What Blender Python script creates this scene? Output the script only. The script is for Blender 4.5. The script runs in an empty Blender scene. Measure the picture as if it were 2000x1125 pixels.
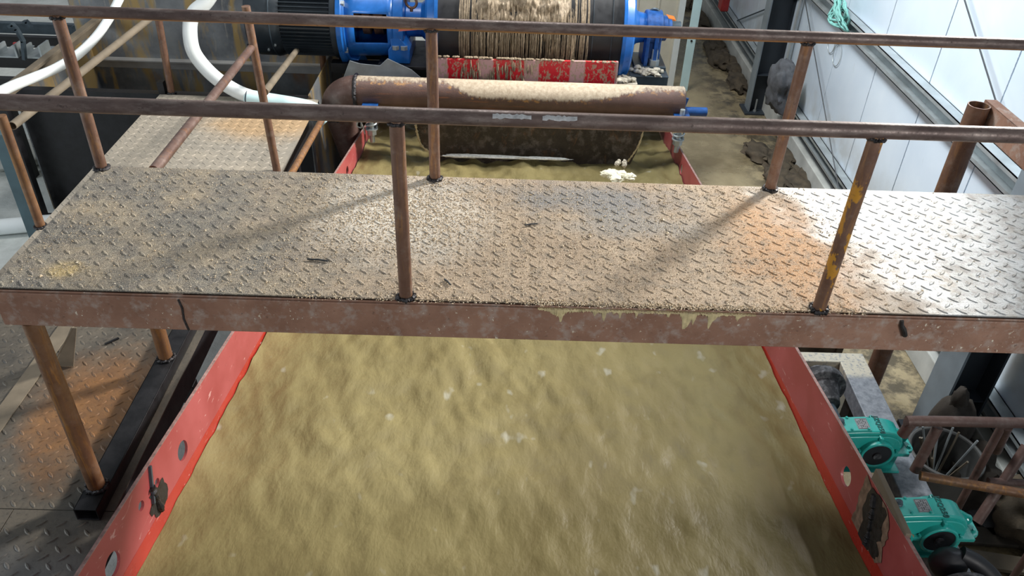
import bpy, bmesh, math, random
from math import sin, cos, pi, radians, sqrt, atan2, floor
from mathutils import Vector, Matrix, noise
random.seed(11)
sc = bpy.context.scene
COL = sc.collection
V = Vector

# ------------------------------------------------------------------ camera
FPX, YAW, PITCH, ROLL = 1589.909, 0.0191816, 0.6241866, 0.0407981
CAM = V((0, -2.37076, 1.77893))
FW = V((sin(YAW)*cos(PITCH), cos(YAW)*cos(PITCH), -sin(PITCH)))
R0 = V((cos(YAW), -sin(YAW), 0)); U0 = R0.cross(FW)
RT = cos(ROLL)*R0 + sin(ROLL)*U0; UP = -sin(ROLL)*R0 + cos(ROLL)*U0
cd = bpy.data.cameras.new('camera'); cam = bpy.data.objects.new('camera', cd); COL.objects.link(cam)
cd.sensor_width = 36; cd.lens = FPX/2000*36; cd.clip_start = .05; cd.clip_end = 200
m3 = Matrix((RT, UP, -FW)).transposed()
cam.matrix_world = Matrix.Translation(CAM) @ m3.to_4x4()
sc.camera = cam

def ray(px, py): return FW + RT*((px-1000)/FPX) - UP*((py-562.5)/FPX)
def un(px, py, ax, val):
    """where the sight line through a photo point meets a real plane (x, y or z = val)"""
    d = ray(px, py); k = 'xyz'.index(ax); t = (val-CAM[k])/d[k]
    return CAM + d*t

# ------------------------------------------------------------------ node materials
class NB:
    def __init__(s, name):
        s.m = bpy.data.materials.new(name); s.m.use_nodes = True
        s.t = s.m.node_tree; s.t.nodes.clear()
        s.out = s.n('ShaderNodeOutputMaterial'); s.b = s.n('ShaderNodeBsdfPrincipled')
        s.l(s.b.outputs[0], s.out.inputs[0])
        s.pos = s.n('ShaderNodeNewGeometry').outputs['Position']
    def n(s, k, **kw):
        x = s.t.nodes.new(k)
        for a, v in kw.items(): setattr(x, a, v)
        return x
    def l(s, a, b): s.t.links.new(a, b)
    def put(s, sock, v):
        if hasattr(v, 'links') or hasattr(v, 'is_linked'): s.l(v, sock)
        else:
            if isinstance(v, tuple) and len(v) == 3 and sock.type == 'RGBA': v = v+(1,)
            if isinstance(v, (int, float)) and sock.type == 'RGBA': v = (v, v, v, 1)
            sock.default_value = v
    def mapv(s, scale=(1,1,1), rot=(0,0,0), loc=(0,0,0), v=None):
        x = s.n('ShaderNodeMapping'); x.inputs['Scale'].default_value = scale
        x.inputs['Rotation'].default_value = rot; x.inputs['Location'].default_value = loc
        s.l(v or s.pos, x.inputs[0]); return x.outputs[0]
    def noise(s, scale=5, detail=4, rough=.55, dist=0, v=None):
        x = s.n('ShaderNodeTexNoise'); x.inputs['Scale'].default_value = scale
        x.inputs['Detail'].default_value = detail; x.inputs['Roughness'].default_value = rough
        x.inputs['Distortion'].default_value = dist
        s.l(v or s.pos, x.inputs['Vector']); return x.outputs['Fac']
    def voro(s, scale=5, feature='F1', v=None, out='Distance'):
        x = s.n('ShaderNodeTexVoronoi', feature=feature); x.inputs['Scale'].default_value = scale
        s.l(v or s.pos, x.inputs['Vector']); return x.outputs[out]
    def ramp(s, f, stops, interp='LINEAR'):
        x = s.n('ShaderNodeValToRGB'); x.color_ramp.interpolation = interp
        e = x.color_ramp.elements
        while len(e) < len(stops): e.new(.5)
        for q, (p, c) in zip(e, stops):
            q.position = p; q.color = (c+(1,)) if isinstance(c, tuple) else (c, c, c, 1)
        s.put(x.inputs[0], f); return x.outputs[0]
    def sstep(s, f, a, b, lo=0., hi=1.):
        x = s.n('ShaderNodeMapRange', interpolation_type='SMOOTHSTEP')
        s.put(x.inputs[0], f)
        for i, v in zip((1,2,3,4), (a,b,lo,hi)): x.inputs[i].default_value = v
        return x.outputs[0]
    def math(s, op, a, b=0., c=0., clamp=False):
        x = s.n('ShaderNodeMath', operation=op, use_clamp=clamp)
        s.put(x.inputs[0], a); s.put(x.inputs[1], b); s.put(x.inputs[2], c); return x.outputs[0]
    def mix(s, f, a, b, mode='MIX'):
        x = s.n('ShaderNodeMix', data_type='RGBA', blend_type=mode)
        s.put(x.inputs[0], f); s.put(x.inputs[6], a); s.put(x.inputs[7], b); return x.outputs[2]
    def xyz(s, v=None):
        x = s.n('ShaderNodeSeparateXYZ'); s.l(v or s.pos, x.inputs[0]); return x.outputs
    def bump(s, h, strength=.3, dist=.01):
        x = s.n('ShaderNodeBump'); x.inputs['Strength'].default_value = strength
        x.inputs['Distance'].default_value = dist; s.put(x.inputs['Height'], h)
        s.l(x.outputs[0], s.b.inputs['Normal'])
    def set(s, col=None, rough=None, metal=None, spec=None, coat=None):
        if col is not None: s.put(s.b.inputs['Base Color'], col)
        if rough is not None: s.put(s.b.inputs['Roughness'], rough)
        if metal is not None: s.put(s.b.inputs['Metallic'], metal)
        if spec is not None: s.put(s.b.inputs['Specular IOR Level'], spec)
        if coat is not None: s.b.inputs['Coat Weight'].default_value = coat; s.b.inputs['Coat Roughness'].default_value = .15
        return s.m

M = {}
def plain(name, col, rough=.5, metal=0., var=.25, scale=9, spec=.5, bump=0., coat=None):
    b = NB(name); f = b.noise(scale, 5, .6)
    c = b.mix(b.ramp(f, [(.3, 0.), (.7, 1.)]), tuple(x*(1-var) for x in col), tuple(min(1, x*(1+var)) for x in col))
    if bump: b.bump(b.noise(scale*9, 4, .6), bump, .004)
    M[name] = b.set(c, b.ramp(f, [(.3, max(.05, rough-.08)), (.7, min(1, rough+.1))]), metal, spec, coat)

def rust(name, dark, mid, orange, oamt=.5, streak=(6,6,1.2), rough=.55, metal=.25, dust=.25, speck=False):
    b = NB(name)
    f = b.noise(4, 6, .65); g = b.noise(2.6, 5, .7, .6, b.mapv(streak)); h = b.noise(45, 4, .7)
    c = b.mix(b.ramp(f, [(.33, 0.), (.68, 1.)]), dark, mid)
    c = b.mix(b.ramp(g, [(1-oamt-.08, 0.), (1-oamt+.12, .85)]), c, orange)
    d = b.math('MULTIPLY', b.ramp(b.noise(14, 6, .7), [(.5, 0.), (.72, 1.)]), dust)
    c = b.mix(d, c, (.42, .37, .33))
    c = b.mix(b.ramp(h, [(.62, 0.), (.72, .5)]), c, (.03, .022, .02))
    if speck: c = b.mix(b.math('MULTIPLY', b.ramp(b.noise(75, 3, .6, 0, b.mapv((1,1,.7))), [(.66, 0.), (.69, 1.)]), b.ramp(b.noise(3.1, 3, .5), [(.45, 0.), (.6, 1.)])), c, (.70,.64,.52))
    b.bump(h, .25, .003)
    M[name] = b.set(c, b.ramp(h, [(.3, rough-.12), (.7, rough+.15)]), metal)

# rusty tubes of the railings
def rail_mat(name):
    b = NB(name); o = b.xyz(); f = b.noise(4, 6, .65); g = b.noise(3.0, 6, .7, .5, b.mapv((1.1, 5, 30))); h = b.noise(55, 4, .7)
    c = b.mix(b.ramp(f, [(.33, 0.), (.68, 1.)]), (.085,.058,.052), (.160,.112,.098))
    c = b.mix(b.ramp(b.noise(11, 6, .72, 0, b.mapv((.5, 2, 2))), [(.48, 0.), (.66, .55)]), c, (.30,.25,.225))
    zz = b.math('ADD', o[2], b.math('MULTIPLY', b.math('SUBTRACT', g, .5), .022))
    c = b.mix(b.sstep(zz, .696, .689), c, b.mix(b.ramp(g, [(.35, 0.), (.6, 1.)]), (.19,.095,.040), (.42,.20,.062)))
    c = b.mix(b.ramp(h, [(.60, 0.), (.70, .6)]), c, (.03,.022,.02))
    b.bump(h, .25, .003); M[name] = b.set(c, b.ramp(h, [(.3, .34), (.7, .6)]), .3)
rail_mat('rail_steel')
rust('round_steel', (.105,.060,.048), (.175,.112,.092), (.30,.125,.035), .36, (5,5,5), .45, .3, .25)
def post_mat(name):
    b = NB(name); o = b.xyz(); f = b.noise(5, 6, .65); g = b.noise(2.6, 5, .7, .6, b.mapv((18, 18, 2.0))); h = b.noise(45, 4, .7)
    c = b.mix(b.ramp(f, [(.33, 0.), (.68, 1.)]), (.120,.060,.040), (.215,.122,.082))
    c = b.mix(b.ramp(g, [(.52, 0.), (.68, .8)]), c, (.33,.165,.062))
    c = b.mix(b.ramp(b.noise(12, 6, .7), [(.52, 0.), (.70, .3)]), c, (.36,.31,.27))
    near = b.math('MULTIPLY', b.sstep(o[0], 1.05, 1.12), b.sstep(o[1], .2, .1))
    fl = b.math('MULTIPLY', near, b.ramp(b.noise(17, 4, .6, .4, b.mapv((1, 1, .55))), [(.54, 0.), (.58, 1.)]))
    c = b.mix(b.math('MULTIPLY', fl, .9), c, (.60,.29,.03))
    c = b.mix(b.ramp(h, [(.62, 0.), (.72, .5)]), c, (.03,.022,.02))
    b.bump(h, .25, .003); M[name] = b.set(c, b.ramp(h, [(.3, .34), (.7, .6)]), .28)
post_mat('post_steel')
rust('beam_steel', (.215,.110,.072), (.34,.195,.135), (.40,.19,.10), .30, (1.2,3,6), .65, .05, .85, True)
rust('leg_steel', (.13,.060,.030), (.22,.115,.055), (.40,.18,.035), .42, (14,14,1.4), .5, .2, .12)
rust('pipe_steel', (.085,.048,.040), (.150,.088,.072), (.24,.09,.045), .28, (1.1,6,12), .5, .15, .2)
plain('weld', (.045,.043,.046), .3, .7, .5, 60, bump=.5)
plain('black_steel', (.012,.012,.014), .45, .2, .5, 12, bump=.15)
plain('black_rubber', (.014,.015,.018), .5, 0., .3, 14)
plain('scorched_primer', (.20,.13,.09), .6, 0, .5, 30)
plain('burnt_paint', (.02,.018,.017), .45, .1, .6, 40, bump=.5)
plain('motor_paint', (.022,.030,.038), .38, 0, .15, 8, coat=.2)
plain('blue_paint', (.012,.130,.46), .33, 0, .22, 7, coat=.3)
plain('deep_blue_paint', (.010,.075,.27), .4, 0, .35, 22, bump=.35, coat=.2)
plain('teal_paint', (.020,.375,.330), .28, 0, .10, 6, coat=.4)
plain('teal_light', (.080,.46,.41), .35, 0, .12, 10)
plain('bright_steel', (.33,.34,.35), .45, .4, .12, 20)
plain('galv', (.42,.46,.47), .42, .55, .2, 6, bump=.1)
plain('col_grey', (.028,.036,.046), .5, .1, .25, 3)
plain('col_edge', (.22,.26,.29), .45, .1, .2, 3)
plain('grey_sheet', (.38,.38,.37), .45, .3, .2, 4)
plain('white_hose', (.78,.83,.83), .35, 0, .05, 5)
plain('concrete', (.45,.46,.43), .8, 0, .2, 3, bump=.2)
plain('cream_panel', (.74,.71,.60), .6, 0, .12, 2)
plain('pale_blue', (.66,.90,.93), .4, 0, .08, 3)
plain('orange', (.75,.20,.03), .5, 0, .15, 5)
plain('pink_tab', (.55,.15,.12), .5, 0, .15, 8)
plain('rope_green', (.22,.52,.47), .7, 0, .2, 30)
plain('cable', (.03,.035,.04), .5, 0, .2, 30)
plain('sack', (.036,.028,.021), .85, 0, .45, 7, bump=.5)
plain('grey_sack', (.085,.09,.10), .8, 0, .4, 12, bump=.6)
plain('brown_debris', (.075,.058,.038), .9, 0, .5, 9, bump=.6)
plain('shaded_plank', (.085,.072,.055), .75, 0, .35, 5)  # plank colour with the dim corner's shade worked in
plain('shaded_sheet', (.20,.205,.21), .6, .1, .25, 4)  # grey sheet copy, darkened to stand for the corner's shade
plain('plank', (.17,.14,.10), .7, 0, .3, 5)
plain('tub', (.075,.075,.072), .6, 0, .3, 8)
plain('red_thing', (.45,.04,.04), .4, 0, .2, 9)
plain('dry_mud', (.60,.50,.28), .85, 0, .25, 40, bump=.6)
plain('pale_mud', (.55,.50,.40), .85, 0, .3, 40, bump=.8)
plain('foam', (.80,.76,.58), .6, 0, .15, 30, bump=.6)
plain('white_foam', (.75,.76,.72), .5, 0, .25, 40, bump=.6)
plain('slate_steel', (.060,.085,.105), .45, .3, .3, 10)
plain('stencil', (.02,.11,.10), .5, 0, .1, 9)
plain('plate_ink', (.05,.05,.055), .5, 0, .2, 9)
plain('bare_patch', (.62,.62,.62), .3, .6, .3, 40)
plain('teal_post', (.07,.12,.14), .5, .1, .2, 6)

# sand and dirt: grains
b = NB('sand'); M['sand'] = b.set(b.ramp(b.noise(160, 2, .6), [(.3, (.33,.24,.14)), (.52, (.60,.47,.31)), (.7, (.86,.80,.68))]), .85)

# dusty chequer plate of the upper walkway
b = NB('deck_plate'); o = b.xyz(); x, y = o[0], o[1]
big = b.noise(1.5, 5, .6); med = b.noise(4.2, 6, .65); fine = b.noise(70, 5, .7); grit = b.noise(230, 3, .6); mot = b.noise(17, 6, .72)
def spot(b, cx, cy, sx, sy, r0, r1, amp=.6, sc_=5):
    o = b.xyz(); dx = b.math('DIVIDE', b.math('SUBTRACT', o[0], cx), sx); dy = b.math('DIVIDE', b.math('SUBTRACT', o[1], cy), sy)
    d = b.math('SQRT', b.math('ADD', b.math('MULTIPLY', dx, dx), b.math('MULTIPLY', dy, dy)))
    d = b.math('ADD', d, b.math('MULTIPLY', b.math('SUBTRACT', b.noise(sc_, 5, .65), .5), amp))
    return b.sstep(d, r0, r1, 1., 0.)
xs = b.math('ADD', x, b.math('MULTIPLY', b.math('SUBTRACT', big, .5), 1.0))
xs = b.math('ADD', xs, b.math('MULTIPLY', b.math('SUBTRACT', y, .45), .25))
steelL = b.mix(b.ramp(mot, [(.36, 0.), (.62, 1.)]), (.075,.085,.10), (.235,.215,.175))
dirt = b.mix(b.ramp(med, [(.3, 0.), (.7, 1.)]), (.255,.180,.115), (.40,.31,.22))
silver = b.mix(b.ramp(med, [(.3, 0.), (.7, 1.)]), (.29,.295,.29), (.46,.485,.50))
dm = b.sstep(b.math('ADD', xs, b.math('MULTIPLY', b.math('SUBTRACT', med, .5), 1.6)), -1.15, -.15)
sm = b.sstep(b.math('ADD', xs, b.math('MULTIPLY', b.math('SUBTRACT', med, .5), .5)), 1.16, 1.55)
c = b.mix(dm, steelL, dirt)
c = b.mix(b.math('MULTIPLY', b.math('SUBTRACT', 1., dm), b.ramp(b.noise(3.1, 6, .7), [(.44, 0.), (.62, .72)])), c, (.37,.30,.205))
c = b.mix(b.math('MULTIPLY', spot(b, 1.20, .42, .34, .55, .3, 1.1, 1.2), .75), c, (.42,.215,.085))
c = b.mix(b.math('MULTIPLY', spot(b, .42, .79, .55, .20, .2, 1.1, 1.8), .9), c, (.125,.135,.15))
c = b.mix(b.math('MULTIPLY', spot(b, .55, .58, .45, .14, .2, 1.1, 1.6), .75), c, (.175,.18,.18))
c = b.mix(b.math('MULTIPLY', spot(b, -.25, .86, .25, .06, .2, 1.1, 1.4), .5), c, (.16,.16,.16))
c = b.mix(b.math('MULTIPLY', spot(b, -1.62, .13, .10, .07, .3, 1.1, .9, 12), .8), c, (.46,.34,.14))
c = b.mix(sm, c, silver)
c = b.mix(b.math('MULTIPLY', sm, b.ramp(b.noise(6, 6, .7), [(.54, 0.), (.70, .7)])), c, (.27,.22,.14))
c = b.mix(b.ramp(mot, [(.36, .65), (.52, 0.)]), c, (.145,.125,.10))
pale = b.math('MULTIPLY', spot(b, -.42, .60, .50, .50, .15, 1.0, .9), b.ramp(fine, [(.38, 0.), (.52, 1.)]))
c = b.mix(b.math('MULTIPLY', pale, .9), c, (.70,.67,.60))
c = b.mix(b.math('MULTIPLY', b.ramp(grit, [(.54, 0.), (.62, .7)]), b.sstep(x, 1.9, 1.1, 0., 1.)), c, (.62,.54,.41))
c = b.mix(b.ramp(fine, [(.30, .8), (.43, 0.)]), c, (.11,.095,.075))
hb = b.math('ADD', b.math('MULTIPLY', fine, .8), b.math('MULTIPLY', grit, .5))
b.bump(hb, .7, .008)
M['deck_plate'] = b.set(c, b.mix(sm, .88, b.ramp(b.noise(8, 6, .7), [(.35, .34), (.65, .62)])), b.math('MULTIPLY', sm, .35))

# lower deck: dark chequer plate, rusty patches
b = NB('lower_plate'); med = b.noise(2.2, 6, .65); fine = b.noise(60, 5, .7)
c = b.mix(b.ramp(b.noise(5, 6, .7), [(.3, 0.), (.7, 1.)]), (.075,.070,.062), (.165,.142,.110))
ru = spot(b, -2.05, .60, .34, .55, .35, 1.15, 1.1, 4)
c = b.mix(b.math('MULTIPLY', ru, .72), c, b.mix(b.ramp(b.noise(11, 6, .7), [(.3, 0.), (.7, 1.)]), (.20,.088,.030), (.37,.165,.045)))
c = b.mix(b.math('MULTIPLY', b.sstep(b.xyz()[1], 1.4, 2.4), .85), c, b.mix(b.ramp(med, [(.35, 0.), (.65, 1.)]), (.36,.33,.28), (.52,.46,.37)))
c = b.mix(b.math('MULTIPLY', spot(b, -1.95, 4.0, .75, .42, .3, 1.1, 1.0, 3), .8), c, (.50,.33,.17))
c = b.mix(b.math('MULTIPLY', spot(b, -2.0, -.6, .8, .45, .4, 1.0, .6, 4), .75), c, (.20,.20,.195))
c = b.mix(b.ramp(fine, [(.30, .7), (.44, 0.)]), c, (.05,.045,.04))
b.bump(fine, .4, .004)
M['lower_plate'] = b.set(c, b.ramp(fine, [(.3, .45), (.7, .75)]), .25)

# red trough paint
def redmat(name, c0, c1, rough):
    b = NB(name); f = b.noise(3.5, 5, .6)
    c = b.mix(b.ramp(f, [(.3, 0.), (.7, 1.)]), c0, c1)
    sc1 = b.ramp(b.noise(26, 3, .6, 1.5, b.mapv((1, .25, 1), (0,.2,.5))), [(.66, 0.), (.70, .55)])
    c = b.mix(sc1, c, (.70,.45,.42))
    c = b.mix(b.ramp(b.noise(38, 4, .6), [(.68, 0.), (.74, .8)]), c, (.16,.03,.02))
    M[name] = b.set(c, b.ramp(f, [(.3, rough-.08), (.7, rough+.1)]), 0, .5)
redmat('red_paint', (.31,.050,.050), (.40,.090,.088), .48)
redmat('red_wet', (.33,.022,.014), (.40,.036,.022), .28)
plain('red_edge', (.33,.20,.18), .5, .1, .4, 40)
# paint scorched round the trough's welded splice
# muddy water
b = NB('muddy_water')
st = b.mapv((1.0, .45, 1.0), (0, 0, -.35))
f1 = b.noise(1.3, 3, .5, .2, st); f2 = b.noise(9, 4, .6, .2, st); f3 = b.noise(24, 3, .55, .2, b.mapv((1, .6, 1), (0, 0, -.35)))
c = b.mix(b.ramp(f1, [(.32, 0.), (.68, 1.)]), (.170,.138,.058), (.245,.207,.093))
c = b.mix(b.ramp(f2, [(.36, .35), (.52, 0.)]), c, (.125,.098,.040))
c = b.mix(b.ramp(b.noise(10, 2, .5, 0, b.mapv((1, .6, 1))), [(.68, 0.), (.77, .6)]), c, (.38,.375,.31))
b.bump(b.math('ADD', b.math('MULTIPLY', f2, 1.), b.math('MULTIPLY', f3, .22)), .30, .04)
M['muddy_water'] = b.set(c, b.ramp(f2, [(.3, .42), (.7, .58)]), 0, .20)

# pipe with dried slurry on its crown (deposits lie where mud fell: upper side, mid-length)
def pipe_mud(name, zc, r, x0, x1):
    b = NB(name); o = b.xyz()
    f = b.noise(4, 6, .65)
    c = b.mix(b.ramp(f, [(.33, 0.), (.68, 1.)]), (.085,.050,.042), (.150,.090,.075))
    c = b.mix(b.ramp(b.noise(3, 5, .7, .4, b.mapv((.8, 5, 14))), [(.58, 0.), (.66, .7)]), c, (.25,.10,.05))
    h = b.math('DIVIDE', b.math('SUBTRACT', o[2], zc), r)
    lim = b.math('ADD', h, b.math('MULTIPLY', b.math('SUBTRACT', b.noise(22, 5, .7, 0, b.mapv((1.6,1,.5))), .5), .55))
    mid = b.math('MULTIPLY', b.sstep(o[0], x0, x0+.35), b.sstep(o[0], x1-.75, x1, 1., 0.))
    lim = b.math('ADD', lim, b.math('MULTIPLY', mid, .75))
    mk = b.sstep(lim, .82, 1.02)
    mud = b.mix(b.ramp(b.noise(30, 5, .7), [(.3, 0.), (.7, 1.)]), (.34,.27,.19), (.56,.48,.37))
    c = b.mix(mk, c, mud)
    c = b.mix(b.math('MULTIPLY', b.sstep(b.math('ABSOLUTE', b.math('SUBTRACT', lim, .80)), .0, .14, 1., 0.), b.ramp(b.noise(18, 4, .6), [(.5, 0.), (.6, .8)])), c, (.42,.22,.07))
    b.bump(b.math('ADD', b.math('MULTIPLY', mk, 1.), b.noise(70, 4, .7)), .3, .006)
    M[name] = b.set(c, b.mix(mk, .5, .85), .1)

# hanging apron plate: black scale with rust
rust('apron_steel', (.022,.018,.015), (.060,.045,.034), (.20,.09,.035), .36, (5,5,2.5), .5, .2, .3)
# tank steel with ochre streaks running down
b = NB('tank_steel'); o = b.xyz()
f = b.noise(3.2, 5, .6, .5, b.mapv((1.4, 1.4, .30))); g = b.noise(7, 6, .7, 1.0, b.mapv((1, 1, .25)))
c = b.mix(b.ramp(b.noise(2.4, 5, .6), [(.35, 0.), (.65, 1.)]), (.12,.13,.145), (.27,.29,.30))
c = b.mix(b.ramp(f, [(.48, 0.), (.58, .9)]), c, (.42,.29,.11))
c = b.mix(b.ramp(g, [(.60, 0.), (.68, .6)]), c, (.40,.38,.33))
c = b.mix(b.ramp(b.noise(1.9, 4, .6, 0, b.mapv((1,1,.6), (0,0,0), (3,0,0))), [(.55, 0.), (.70, .8)]), c, (.22,.10,.035))
M['tank_steel'] = b.set(c, .42, .2)
# floor: wet mud and concrete
b = NB('floor_mud'); o = b.xyz(); f = b.noise(1.1, 6, .65); g = b.noise(5, 6, .7)
wet = b.mix(b.ramp(f, [(.35, 0.), (.66, 1.)]), (.20,.155,.085), (.42,.345,.21))
dry = b.mix(b.ramp(g, [(.3, 0.), (.7, 1.)]), (.52,.55,.52), (.74,.77,.74))
mk = b.sstep(b.math('ADD', o[0], b.math('MULTIPLY', b.math('SUBTRACT', f, .5), 1.2)), -1.2, .2)
c = b.mix(mk, dry, wet)
c = b.mix(b.math('MULTIPLY', b.sstep(o[0], 2.55, 3.0), b.ramp(g, [(.42, 0.), (.56, .85)])), c, (.065,.055,.04))
b.bump(g, .4, .03)
M['floor_mud'] = b.set(c, b.mix(mk, .75, b.ramp(f, [(.4, .12), (.6, .45)])), 0, .5)
# glossy white sandwich panels
b = NB('wall_panel'); f = b.noise(1.2, 4, .55, .4)
c = b.mix(b.ramp(f, [(.3, 0.), (.7, 1.)]), (.60,.70,.80), (.72,.81,.89))
c = b.mix(b.ramp(b.noise(9, 5, .7, 0, b.mapv((1,1,.35))), [(.66, 0.), (.76, .35)]), c, (.40,.40,.38))
c = b.mix(b.math('MULTIPLY', b.sstep(b.xyz()[2], -1.3, -2.1), b.ramp(b.noise(2.2, 5, .6), [(.42, 0.), (.62, .6)])), c, (.38,.35,.28))
M['wall_panel'] = b.set(c, .30, .15, .5)
# red and pale striped board splashed with mud
b = NB('striped_board'); o = b.xyz()
s = b.math('FRACT', b.math('MULTIPLY', b.math('ADD', o[0], 3.08), 2.35))
c = b.mix(b.math('MULTIPLY', b.sstep(s, .62, .66), b.sstep(s, .94, .98, 1., 0.)), (.62,.018,.03), (.56,.33,.33))
sp = b.ramp(b.noise(46, 4, .65, 0, b.mapv((1,1,.55))), [(.52, 0.), (.57, .85)])
c = b.mix(sp, c, (.40,.31,.21))
M['striped_board'] = b.set(c, .35, 0, .5)
# falling slurry
b = NB('slurry'); f = b.noise(34, 5, .75, .2, b.mapv((1.2, 1.2, .55)))
c = b.ramp(f, [(.30, (.15,.11,.07)), (.48, (.27,.21,.14)), (.66, (.42,.34,.24))])
b.bump(f, .6, .012); M['slurry'] = b.set(c, .5, 0, .5)
# bar plate of the reducers' base: scuffed grey-blue, crusted at its far end
b = NB('base_steel'); f = b.noise(26, 6, .7)
c = b.mix(b.ramp(f, [(.35, 0.), (.65, 1.)]), (.15,.165,.19), (.30,.32,.35))
cr = b.math('MULTIPLY', b.sstep(b.xyz()[1], 1.33, 1.39), b.ramp(b.noise(48, 4, .7), [(.33, 0.), (.5, 1.)]))
c = b.mix(cr, c, (.56,.52,.42)); b.bump(f, .4, .006)
M['base_steel'] = b.set(c, .6, .2)
# dusted black metal
b = NB('dusty_black'); f = b.noise(20, 5, .7)
M['dusty_black'] = b.set(b.mix(b.ramp(f, [(.45, 0.), (.65, .8)]), (.02,.02,.023), (.20,.20,.21)), .6, .1)

# ------------------------------------------------------------------ mesh builder
class MB:
    def __init__(s): s.v = []; s.f = []
    def add(s, vs, fs):
        k = len(s.v); s.v += [V(p) for p in vs]; s.f += [tuple(i+k for i in q) for q in fs]; return s
    def box(s, c, d, rot=None):
        c = V(c); h = V(d)/2; R = rot or Matrix.Identity(3)
        vs = [c + R @ V((sx*h.x, sy*h.y, sz*h.z)) for sx in (-1,1) for sy in (-1,1) for sz in (-1,1)]
        return s.add(vs, [(0,1,3,2),(4,6,7,5),(0,4,5,1),(2,3,7,6),(0,2,6,4),(1,5,7,3)])
    def b2(s, lo, hi): return s.box((V(lo)+V(hi))/2, V(hi)-V(lo))
    def bar(s, p0, p1, w, h, up=(0,0,1)):
        """rectangular bar p0-p1; h measured along up"""
        p0, p1 = V(p0), V(p1); d = (p1-p0); L = d.length; d.normalize()
        a = d.cross(V(up)).normalized(); u = a.cross(d)
        R = Matrix((d, a, u)).transposed()
        return s.box((p0+p1)/2, (L, w, h), R)
    def prism(s, poly, depth, org=(0,0,0), ux=(1,0,0), uy=(0,0,1), uz=(0,1,0)):
        """poly in (ux,uy), extruded depth along uz, centred"""
        ux, uy, uz, org = V(ux), V(uy), V(uz), V(org); n = len(poly)
        a = [org + ux*p[0] + uy*p[1] - uz*depth/2 for p in poly]; c = [q + uz*depth for q in a]
        return s.add(a+c, [tuple(range(n)), tuple(range(2*n-1, n-1, -1))] + [(i, i+n, (i+1) % n+n, (i+1) % n) for i in range(n)])
    def tube(s, pts, r, n=16, caps=True, closed=False):
        pts = [V(p) for p in pts]; N = len(pts); rr = r if isinstance(r, (list, tuple)) else [r]*N
        prev = None; vs = []
        for i, p in enumerate(pts):
            if closed: t = pts[(i+1) % N]-pts[i-1]
            else: t = pts[min(i+1, N-1)]-pts[max(i-1, 0)]
            t.normalize()
            if prev is None:
                a = t.orthogonal().normalized()
            else:
                a = prev - t*prev.dot(t)
                a = a.normalized() if a.length > 1e-6 else t.orthogonal().normalized()
            prev = a; bb = t.cross(a)
            vs += [p + (a*cos(2*pi*k/n) + bb*sin(2*pi*k/n))*rr[i] for k in range(n)]
        fs = []
        for i in range(N if closed else N-1):
            j = (i+1) % N
            fs += [(i*n+k, i*n+(k+1) % n, j*n+(k+1) % n, j*n+k) for k in range(n)]
        if caps and not closed: fs += [tuple(range(n-1, -1, -1)), tuple(range((N-1)*n, N*n))]
        return s.add(vs, fs)
    def cyl(s, p0, p1, r, n=24, r2=None): return s.tube([p0, p1], [r, r if r2 is None else r2], n)
    def pipe(s, p0, p1, r, wall=.004, n=24):
        p0, p1 = V(p0), V(p1); d = (p1-p0).normalized()
        s.tube([p0, p1], r, n, False); s.tube([p1, p0], r-wall, n, False)
        a = d.orthogonal().normalized(); bb = d.cross(a)
        for p, sg in ((p0, 1), (p1, -1)):
            ring = [p + (a*cos(2*pi*k/n)+bb*sin(2*pi*k/n))*q for q in (r, r-wall) for k in range(n)]
            s.add(ring, [(k, (k+1) % n, (k+1) % n+n, k+n)[::sg] for k in range(n)])
        return s
    def lathe(s, prof, org, axis, n=32):
        """prof: (along, radius) list"""
        ax = V(axis).normalized(); org = V(org)
        return s.tube([org + ax*p[0] for p in prof], [max(p[1], 1e-4) for p in prof], n) if all(prof[i+1][0] > prof[i][0] for i in range(len(prof)-1)) else s._lathe(prof, org, ax, n)
    def _lathe(s, prof, org, ax, n):
        ax = V(ax).normalized(); org = V(org); a = ax.orthogonal().normalized(); bb = ax.cross(a); vs = []
        for p in prof: vs += [org + ax*p[0] + (a*cos(2*pi*k/n)+bb*sin(2*pi*k/n))*max(p[1], 1e-4) for k in range(n)]
        N = len(prof)
        fs = [(i*n+k, i*n+(k+1) % n, (i+1)*n+(k+1) % n, (i+1)*n+k) for i in range(N-1) for k in range(n)]
        fs += [tuple(range(n-1, -1, -1)), tuple(range((N-1)*n, N*n))]
        return s.add(vs, fs)
    def ring(s, c, axis, R, r, n=28, m=10):
        ax = V(axis).normalized(); a = ax.orthogonal().normalized(); bb = ax.cross(a); c = V(c)
        return s.tube([c + (a*cos(2*pi*k/n)+bb*sin(2*pi*k/n))*R for k in range(n)], r, m, closed=True)
    def hexa(s, p, axis, r, h): return s.cyl(p, V(p)+V(axis).normalized()*h, r, 6)
    def blob(s, c, d, seed=0, amp=.25, fr=2., sub=3, flat=None):
        bm = bmesh.new(); bmesh.ops.create_icosphere(bm, subdivisions=sub, radius=1)
        c = V(c); d = V(d); so = V((seed*3.7, seed*1.3, seed*7.1)); vs = []
        for v in bm.verts:
            k = 1 + amp*noise.fractal(v.co*fr+so, 1.0, 2.0, 4)
            q = V((v.co.x*d.x*k, v.co.y*d.y*k, v.co.z*d.z*k)) + c
            if flat is not None and q.z < flat: q.z = flat
            vs.append(q)
        s.add(vs, [tuple(x.index for x in f.verts) for f in bm.faces]); bm.free(); return s
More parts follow.
